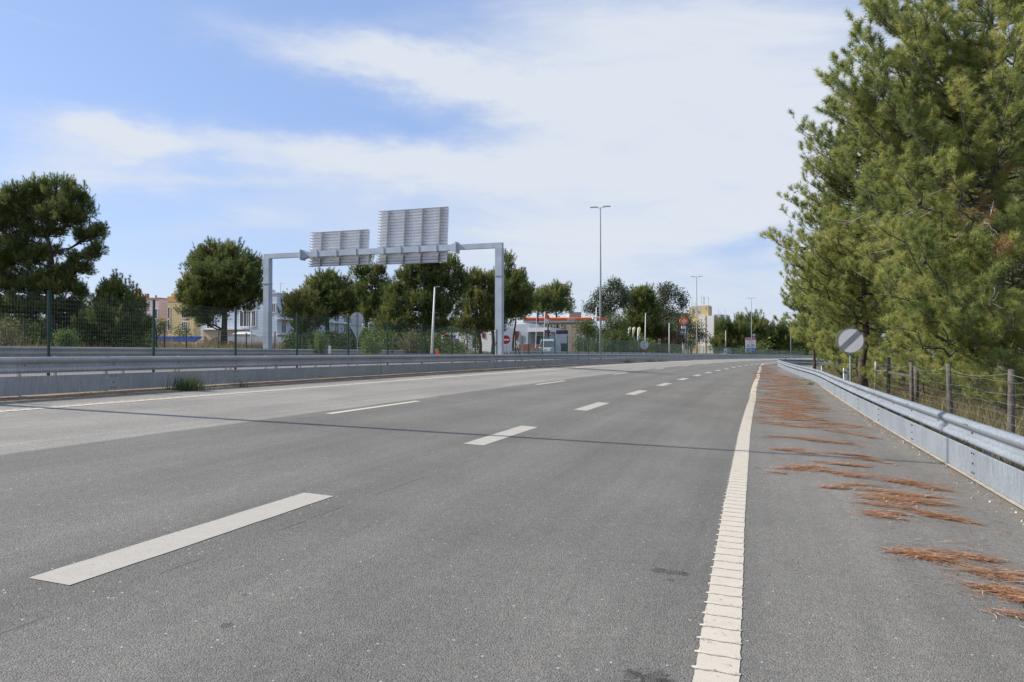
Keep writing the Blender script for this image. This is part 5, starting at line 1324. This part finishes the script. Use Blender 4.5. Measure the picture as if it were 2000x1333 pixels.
# broadleaf and dry shrubs near the slip-road barrier
def shrub(label, px, D, wpx, ptop, n, size, fm, seed, name='shrub', spread=.9, cat='shrub', pbot=None):
    rng = np.random.default_rng(seed); D = DD(px, D); b = base(px, D); w = wpx/F_PX*D; H = 1.5+(HOR-ptop)/F_PX*D-b.z
    T = thing(name, label, cat, b); st = MB(); P = []
    for i in range(26):
        a = rng.uniform(0, 6.28); r = w*rng.uniform(0, .5); h = H*rng.uniform(.6, 1)*(1-.35*(2*r/w)**2)
        e = b+Vector((math.cos(a)*r, math.sin(a)*r*.8, h)); s = b+Vector((math.cos(a)*r*.3, math.sin(a)*r*.3, 0)); lp = curve_pts(s, e, .05*h, 4); st.tube(lp, [.012, .01, .008, .006, .003], 3, False)
        for q in range(n//26):
            u = rng.uniform(.2, 1); i0 = min(int(u*4), 3); p = lp[i0].lerp(lp[i0+1], u*4-i0); P.append(np.array(p)+rng.normal(0, size*1.2, 3))
    st.build('stems', M_['twig'], T); P = np.array(P)
    V, t_ = leaves(rng, P, size, .45, np.clip(rng.normal(.5, .25, len(P)), 0, 1)); blades_object('leaves', V, t_, fm, T)
shrub('bright green leafy shrub right of the round sign back', 724, 49, 50, 648, 2600, .11, BRIGHT, 41)
shrub('pale broom-like bush left of the white marker stub', 622, 47, 48, 640, 5200, .07, BRIGHT, 42)
shrub('dull green bush under the thin open pine', 760, 60, 50, 640, 5000, .14, LEAF, 43)
shrub('tall grey-brown dry bush behind the fence left of the leaning lamp pole', 800, 58, 56, 642, 3400, .12, SCRUB, 44)
shrub('yellow-green bush under the big left pine', 130, 40, 60, 640, 4200, .10, BRIGHT, 45)
shrub('grey feathery bush at the left edge', 8, 36, 60, 612, 2600, .08, SCRUB, 46)
shrub('dense green hedge bush right of the lamp post behind the fence', 1212, 84, 50, 668, 3000, .22, LEAF, 47)
shrub('silvery green bush just right of the tallest lamp post', 1180, 80, 30, 655, 2500, .2, BRIGHT, 48)
shrub('pale green bush left of the tallest lamp post', 1160, 82, 26, 662, 2000, .2, BRIGHT, 49)
shrub('green bush between the first pines and the fence', 690, 62, 30, 636, 3000, .14, LEAF, 50)
shrub('bush behind the large round sign back', 1236, 86, 22, 672, 1600, .2, EUC, 51)
shrub('tall thin shrub left of the maroon bush', 1312, 96, 14, 668, 1200, .2, LEAF, 52)

# dry grass and scrub as masses
def blade_field(name, label, cat, pts, hmin, hmax, w, fm, seed, k=9, spread=.18, lean=.5, tb=(.5, .25)):
    rng = np.random.default_rng(seed); P = np.array([tuple(p) for p in pts]); n = len(P)
    P = np.repeat(P, k, 0)+np.c_[rng.normal(0, spread, n*k), rng.normal(0, spread, n*k), np.zeros(n*k)]
    h = rng.uniform(hmin, hmax, n*k)*np.repeat(rng.uniform(.5, 1.1, n), k)
    d = np.c_[rng.normal(0, lean*.5, n*k), rng.normal(0, lean*.5, n*k), np.ones(n*k)]*h[:, None]
    s = nrm(np.c_[rng.normal(size=n*k), rng.normal(size=n*k), np.zeros(n*k)])*w*.5
    V = np.stack([P-s, P+s, P+d], 1); T = np.clip(np.repeat(rng.normal(tb[0], tb[1], n), k)+rng.normal(0, .1, n*k), 0, 1)
    o = blades_object(name, V, T, fm); return tag(o, label, cat, kind='stuff')
rng = np.random.default_rng(7)
pts = []
for i in range(5200):
    t = rng.uniform(4, 75); l = 28.9+(rng.uniform(0, 1)**1.6)*16
    p = RC(t, l)
    if mnoise.noise(Vector((p.x*.25, p.y*.25, 2))) > -.25: pts.append(p)
blade_field('dry_grass', 'straw coloured dry grass and weeds behind the far barrier', 'grass', pts, .25, .85, .022, DRY, 8)
pts = []
for i in range(1500):
    t = rng.uniform(62, 160); l = rng.uniform(26.4, 34); pts.append(RC(t, l))
blade_field('dry_grass', 'olive and straw grass bank below the petrol station', 'grass', pts, .2, .6, .05, WEED, 9)
pts = []
for i in range(1500):
    t = rng.uniform(5, 110); pts.append(RC(t, 13.0+rng.uniform(-.25, .3)))
blade_field('weeds', 'thin brown weeds and debris under the left barrier', 'weeds', pts, .015, .06, .012, NEEDLE, 10, k=7, spread=.12, lean=2.5, tb=(.35, .25))
# forest floor scrub on the right
pts = []
for i in range(9000):
    t = rng.uniform(8, 110); l = -4.7-(rng.uniform(0, 1)**1.7)*22; pts.append(RC(t, l))
blade_field('undergrowth', 'brown and green undergrowth below the pines behind the wire fence', 'undergrowth', pts, .15, .85, .018, SCRUB, 12, k=14, spread=.2, lean=.9)
pts = []
for i in range(1500):
    t = rng.uniform(10, 105); l = right_lc(t)-.35-rng.uniform(0, 1.3)
    pts.append(RC(t, l))
blade_field('verge_grass', 'short dry grass between the right barrier and the wire fence', 'grass', pts, .1, .4, .012, SCRUB, 13, k=12, spread=.12, lean=.8)

def weed(label, px, py, h, seed, n=160, fm=None, dx=.22, lean=.35):
    rng = np.random.default_rng(seed); g = ground_at(px, py)
    P = np.array(g)[None]+np.c_[rng.normal(0, dx, n), rng.normal(0, dx*.5, n), np.zeros(n)]
    d = np.c_[rng.normal(lean*.4, lean, n), rng.normal(0, lean, n), np.ones(n)]*(h*rng.uniform(.5, 1.1, n))[:, None]
    s = nrm(np.c_[rng.normal(size=n), rng.normal(size=n), np.zeros(n)])*.006
    o = blades_object('weed', np.stack([P-s, P+s, P+d], 1), np.clip(rng.normal(.5, .2, n), 0, 1), fm or WEED, loc=g); tag(o, label, 'weed', 'weeds growing at the barriers')
weed('large green grass tuft against the left barrier plate', 368, 763, .42, 1, 420, dx=.20)
weed('thin dry weed against the left barrier, right of the grass tuft', 473, 756, .25, 2, 40, dx=.08)
weed('dark weed at the left barrier below the tallest lamp post', 1226, 709, .5, 3, 200, dx=.35, lean=.5)
weed('dark weed at the left barrier below the large round sign back', 1272, 707.5, .5, 4, 160, dx=.35, lean=.5)
weed('dark weed at the left barrier right of the round sign back', 1293, 707, .5, 5, 160, dx=.35, lean=.5)
weed('bright green weed at the foot of the right barrier', 1582, 752, .26, 6, 120, BRIGHT, .12)
weed('dry grass patch at the foot of the right barrier beyond the needles', 1570, 744, .12, 7, 200, SCRUB, .35)
weed('small green weed where the right barrier starts to bend', 1513, 714, .3, 8, 120, BRIGHT, .3)

def belt(name, label, cat, px0, px1, D0, D1, top, n, ts, fm, seed, q=12, kind='leaf', low=.0):
    rng = np.random.default_rng(seed); P, Ti = [], []
    for i in range(n):
        px = rng.uniform(px0, px1); D = rng.uniform(D0, D1); D = D if px < 900 else max(D, DD(px, D, 33))
        if px > 1500 and D < 150 and to_road(X_of(px, D), D)[1] > -5.2: continue
        b = base(px, D); zt = 1.5+(HOR-top(px))/F_PX*D; zt += (zt-b.z)*.35*mnoise.noise(Vector((px*.05, D*.03, seed)))
        h = b.z+(zt-b.z)*rng.uniform(low, 1)**.7
        c = np.array((b.x, b.y, h)); P.append(c+rng.normal(0, ts*1.1, (q, 3))); Ti.append(np.full(q, rng.uniform(.1, .8)))
    P, Ti = np.concatenate(P), np.concatenate(Ti)
    if kind == 'leaf': V, T = leaves(rng, P, ts*.7, .55, Ti)
    else: V, T = tufts(rng, P, nrm(rng.normal(size=P.shape))+np.array([0, 0, 1.]), ts, 9, ts*.11, Ti)
    tag(blades_object(name, V, T, fm), label, cat, kind='stuff')
ip = lambda xs, ys: (lambda p: float(np.interp(p, xs, ys)))
belt('distant_woods', 'far off woods closing the horizon on the left', 'woods', -120, 960, 150, 230, ip([-120, 200, 300, 560, 700, 960], [640, 648, 662, 655, 645, 640]), 5200, 1.1, PINE, 61, q=14)
belt('distant_woods', 'far off woods behind the petrol station and the bend', 'woods', 960, 1700, 260, 380, ip([960, 1150, 1350, 1450, 1520, 1700], [650, 655, 668, 652, 655, 648]), 5200, 1.7, PINE, 62, q=14)
belt('undergrowth', 'tangled olive undergrowth under the left pines', 'undergrowth', 560, 905, 57, 76, ip([560, 620, 700, 800, 880, 905], [662, 655, 656, 652, 668, 674]), 2300, .24, LEAF, 63)
belt('undergrowth', 'green undergrowth below the big left pine', 'undergrowth', -60, 290, 43, 60, ip([-60, 60, 200, 290], [625, 640, 650, 655]), 2600, .24, LEAF, 64)
belt('undergrowth', 'green scrub around the petrol station trees', 'undergrowth', 1130, 1330, 100, 150, ip([1130, 1180, 1240, 1330], [668, 664, 668, 672]), 1500, .5, LEAF, 65)
belt('undergrowth', 'dim green undergrowth deep among the right hand pines', 'undergrowth', 1590, 2120, 26, 60, ip([1590, 1700, 1850, 2120], [655, 640, 610, 590]), 5200, .26, PINE_R, 66, kind='pine', q=7)

# ------------------------------------------------------------------ fallen pine needles
def litter():
    rng = np.random.default_rng(77); A, B_, Tn = [], [], []
    def streak(p0, p1, half, n, ln=.13):
        half *= 2.3; n = int(n*.85)
        """p0,p1: (t,L) ends on the shoulder"""
        K = max(3, int(math.hypot(p1[0]-p0[0], p1[1]-p0[1])/.13)); cu = np.clip((np.arange(K)+.5)/K+rng.normal(0, .25/K, K), 0, 1); co = rng.normal(0, half*.75, K); cs = half*rng.uniform(.25, 1.0, K)*np.sin(np.pi*np.clip(cu, .12, .88))**.5
        far_ = rng.uniform(size=n) < .10
        pk = rng.dirichlet(np.ones(K)*2.2); which = rng.choice(K, n, p=pk)
        half *= 1.0; u = cu[which]+rng.normal(0, .75/K, n); wv = np.ones(n)*.8
        t = p0[0]+(p1[0]-p0[0])*u+co[which]+rng.normal(0, 1, n)*cs[which]*.6; l = p0[1]+(p1[1]-p0[1])*u+rng.normal(0, .035, n)
        t = t+far_*rng.normal(0, half*1.6, n); l = l+far_*rng.normal(0, .16, n)
        ang0 = math.atan2(p1[0]-p0[0], p1[1]-p0[1]); a = ang0+rng.normal(0, .62, n)+rng.normal(0, .4, K)[which]; L_ = ln*rng.uniform(.6, 1.15, n)
        z = np.abs(rng.normal(0, .009, n))*wv+.007
        for i in range(n):
            dt, dl = math.sin(a[i])*L_[i]/2, math.cos(a[i])*L_[i]/2
            A.append(tuple(RC(t[i]-dt, l[i]-dl, z[i]))); B_.append(tuple(RC(t[i]+dt, l[i]+dl, z[i]+rng.uniform(0, .008)))); Tn.append(np.clip(rng.normal(.5, .30), 0, 1))
    px_streaks = [((1785, 1082), (1990, 1113), .10, 1500), ((1905, 1150), (2040, 1172), .09, 1200), ((1512, 913), (1600, 915), .11, 700), ((1580, 918), (1835, 952), .12, 1900), ((1618, 951), (1722, 957), .07, 450), ((1700, 962), (1835, 975), .06, 500),
                  ((1683, 975), (1840, 992), .12, 1200), ((1685, 1006), (1762, 1018), .07, 420), ((1775, 998), (1895, 1020), .08, 800), ((1510, 877), (1690, 893), .09, 1000), ((1595, 903), (1690, 911), .07, 420), ((1660, 894), (1735, 906), .07, 350),
                  ((1495, 852), (1600, 860), .09, 500), ((1560, 855), (1690, 872), .11, 900), ((1490, 828), (1600, 836), .10, 600), ((1590, 838), (1700, 852), .12, 800), ((1488, 808), (1560, 812), .10, 400), ((1474, 729), (1506, 731), .25, 2200), ((1470, 739), (1512, 740), .2, 2600), ((1482, 745), (1520, 747), .2, 900)]
    for a, b, h, n in px_streaks:
        pa, pb = ground_at(*a), ground_at(*b); streak(to_road(pa.x, pa.y), to_road(pb.x, pb.y), h, n)
    t = 18.
    while t < 95:
        le, ri = edge_c(t)-.15, right_lc(t)+.55+max(0, (30-t))*.02
        for q in range(2 if t < 60 else 1):
            ll = rng.uniform(.5, 1.3); c = rng.uniform(ri+ll/2, max(le+.1-ll/2, ri+ll/2+.05)) if t > 20 else rng.uniform(-1.8, -.4)
            if t > 50 and rng.uniform() < .25: c = le+.1
            tt = t+rng.uniform(-.3, .3)
            streak((tt, c+ll/2), (tt+rng.uniform(-.15, .1), c-ll/2), .10+.0012*t, int(400*(1 if t < 35 else .6)), .14 if t < 40 else .2)
        t += .36+.0055*t
    # stray needles
    for i in range(2600):
        tt = rng.uniform(5.5, 40)**1; l = rng.uniform(-2.55, .0); a = rng.uniform(0, 6.28); L_ = rng.uniform(.03, .12); p = RC(tt, l, .006); d = Vector((math.cos(a), math.sin(a), 0))*L_
        if rng.uniform() < .55 and l > -1.2: continue
        A.append(tuple(p)); B_.append(tuple(p+d)); Tn.append(rng.uniform(0, .7))
    # drift against the kerb and under the left barrier
    for i in range(2600):
        tt = rng.uniform(3, 60); l = -2.62+abs(rng.normal(0, .10)); a = rng.uniform(0, 6.28); L_ = rng.uniform(.02, .09); p = RC(tt, l, .01); d = Vector((math.cos(a), math.sin(a), 0))*L_
        A.append(tuple(p)); B_.append(tuple(p+d)); Tn.append(rng.uniform(0, .6))
    for i in range(9000):
        tt = rng.uniform(5, 70); l = 12.75+rng.normal(0, .18)
        if mnoise.noise(Vector((tt*.35, 0, 5))) < -.05: continue
        a = PSI+rng.normal(0, .6); L_ = rng.uniform(.05, .16); p = RC(tt, l, .03); d = Vector((math.sin(a), math.cos(a), 0))*L_
        A.append(tuple(p)); B_.append(tuple(p+d)); Tn.append(rng.uniform(0, .75))
    A, B_, Tn = np.array(A), np.array(B_), np.array(Tn); n = len(A)
    d = nrm(B_-A); s = nrm(np.cross(d, np.array([0, 0, 1.])))*(.0026+.00016*A[:, 1:2])*.75
    M2 = (A+B_)/2+s*rng.normal(0, 2.5, (n, 1)); M2[:, 2] += .003
    V = np.concatenate([np.stack([A-s, A+s, M2+s], 1), np.stack([A-s, M2+s, M2-s], 1), np.stack([M2-s, M2+s, B_], 1)]); 
    tag(blades_object('needle_litter', V, np.concatenate([Tn]*3), NEEDLE), 'orange-brown fallen pine needles lying in streaks on the shoulder', 'needle litter', kind='stuff')
litter()
def grit():
    rng = np.random.default_rng(91); n = 3000; P = []
    for i in range(n):
        t = rng.uniform(3.5, 60)
        l = -2.60+abs(rng.normal(0, .16)) if i % 3 else 12.55+rng.uniform(-.25, .6)
        P.append(tuple(RC(t, l, .006)))
    P = np.array(P); r = rng.gamma(2., .0028, n)[:, None]+.002
    a = rng.uniform(0, 6.28, n); V = []
    tet = np.array([[1, 0, -.3], [-.5, .87, -.3], [-.5, -.87, -.3], [0, 0, .9]])
    c, s_ = np.cos(a), np.sin(a)
    T_ = np.stack([np.stack([tet[:, 0][None]*c[:, None]-tet[:, 1][None]*s_[:, None], tet[:, 0][None]*s_[:, None]+tet[:, 1][None]*c[:, None], np.repeat(tet[:, 2][None], n, 0)], -1)])[0]
    Q = P[:, None]+T_*r[:, None]
    V = np.concatenate([Q[:, [0, 1, 3]], Q[:, [1, 2, 3]], Q[:, [2, 0, 3]]])
    tag(blades_object('gravel', V, np.concatenate([rng.uniform(.4, 1, n)]*3), GRIT), 'loose grit and crumbs of soil along the road edges', 'gravel', kind='stuff')
grit()

# ------------------------------------------------------------------ tall pines on the right
shp = lambda q: (.55+.6*math.sin(math.pi*min(1, q*1.05)**.7))*(1-.55*max(0, q-.6)/.4)
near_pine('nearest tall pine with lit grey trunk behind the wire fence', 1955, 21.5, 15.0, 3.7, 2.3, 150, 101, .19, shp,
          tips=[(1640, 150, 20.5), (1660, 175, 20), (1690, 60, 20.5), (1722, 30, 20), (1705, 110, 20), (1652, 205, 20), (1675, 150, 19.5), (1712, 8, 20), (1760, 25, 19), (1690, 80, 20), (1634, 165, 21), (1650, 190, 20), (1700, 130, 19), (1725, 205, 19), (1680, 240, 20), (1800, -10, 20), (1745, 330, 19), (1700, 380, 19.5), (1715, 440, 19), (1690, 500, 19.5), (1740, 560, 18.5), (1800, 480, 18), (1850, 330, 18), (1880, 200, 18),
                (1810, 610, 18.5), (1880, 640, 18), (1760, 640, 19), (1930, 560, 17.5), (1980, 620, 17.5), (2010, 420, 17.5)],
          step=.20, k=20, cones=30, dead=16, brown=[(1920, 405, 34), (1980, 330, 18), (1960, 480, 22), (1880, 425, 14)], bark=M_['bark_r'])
near_pine('tall pine whose dark trunk stands behind the striped sign', 1689, 34.0, 11.8, 2.9, 3.0, 120, 102, .17, shp,
          tips=[(1580, 250, 34), (1620, 255, 33), (1650, 275, 34), (1575, 300, 32), (1565, 410, 33), (1530, 500, 32), (1560, 470, 33), (1545, 540, 32), (1600, 285, 32), (1560, 240, 33), (1600, 262, 32), (1508, 463, 33), (1535, 490, 32), (1570, 345, 33), (1568, 380, 34), (1590, 315, 32), (1550, 520, 32), (1555, 560, 33), (1640, 290, 31), (1700, 260, 32), (1620, 420, 31), (1580, 470, 32), (1640, 560, 31), (1600, 600, 32)],
          step=.26, k=15, w=.010, cones=22, dead=3, nlen=.19)
near_pine('slender dark-trunked pine left of the striped sign', 1590, 66, 8.5, 2.3, 2.6, 60, 103, .13, shp, tips=[(1550, 570, 64), (1560, 590, 64), (1548, 640, 64)], step=.38, k=14, w=.022, nlen=.27)
near_pine('pine filling the gap between the slender and the dark-trunked one', 1645, 46, 9.5, 2.6, 1.8, 80, 104, .14, shp, step=.34, k=14, w=.015, nlen=.22)
near_pine('pine behind the dark-trunked one, over the fence corner', 1760, 42, 13.0, 4.2, 1.8, 110, 105, .17, shp, step=.34, k=14, w=.014, nlen=.22)
near_pine('pine standing deep behind the wire fence posts', 1850, 33, 14.5, 4.6, 1.6, 120, 106, .17, shp, step=.30, k=14, w=.011, nlen=.2, dead=2)
near_pine('pine cut off by the right edge of the view', 2070, 28, 15, 4.6, 1.5, 110, 107, .18, shp, step=.28, k=14, w=.0105, nlen=.2, dead=4)
near_pine('low pine at the end of the right barrier', 1628, 88, 7.0, 2.3, 1.5, 60, 108, .12, shp, step=.45, k=14, w=.03, nlen=.34)
near_pine('young low pine behind the wire fence', 1910, 24.5, 3.0, 1.7, .4, 42, 109, .05, lambda q: 1.1-.9*q, step=.22, k=16, w=.008)
near_pine('bushy young pine right of the fence corner', 1800, 29, 3.6, 2.0, .4, 42, 110, .06, lambda q: 1.1-.9*q, step=.26, k=15, w=.009)
near_pine('young pine behind the striped sign', 1674, 40, 4.2, 1.6, .4, 46, 111, .06, lambda q: 1.1-.9*q, step=.3, k=14, w=.012, nlen=.2)
near_pine('bushy young pine at the right edge behind the fence', 2010, 19, 2.6, 1.6, .4, 40, 112, .05, lambda q: 1.1-.9*q, step=.2, k=16, w=.0075)
for i, (px, D, H, R, lb) in enumerate([(1710, 75, 13, 4.2, 'background pine seen between the trunks right of the striped sign'), (1640, 105, 11, 4., 'background pine beyond the slender pine'), (1640, 138, 11, 4.4, 'background pine closing the view at the bend'),
                                      (1780, 60, 15, 4.8, 'background pine high above the fence corner'), (1890, 48, 17, 5.2, 'background pine behind the nearest trunk'), (2010, 42, 17, 5.2, 'background pine at the upper right')]):
    near_pine(lb, px, D, H, R, .8, 70, 120+i, .2, shp, step=.012*D*.8, k=12, w=.00034*D, nlen=.0048*D+.04)
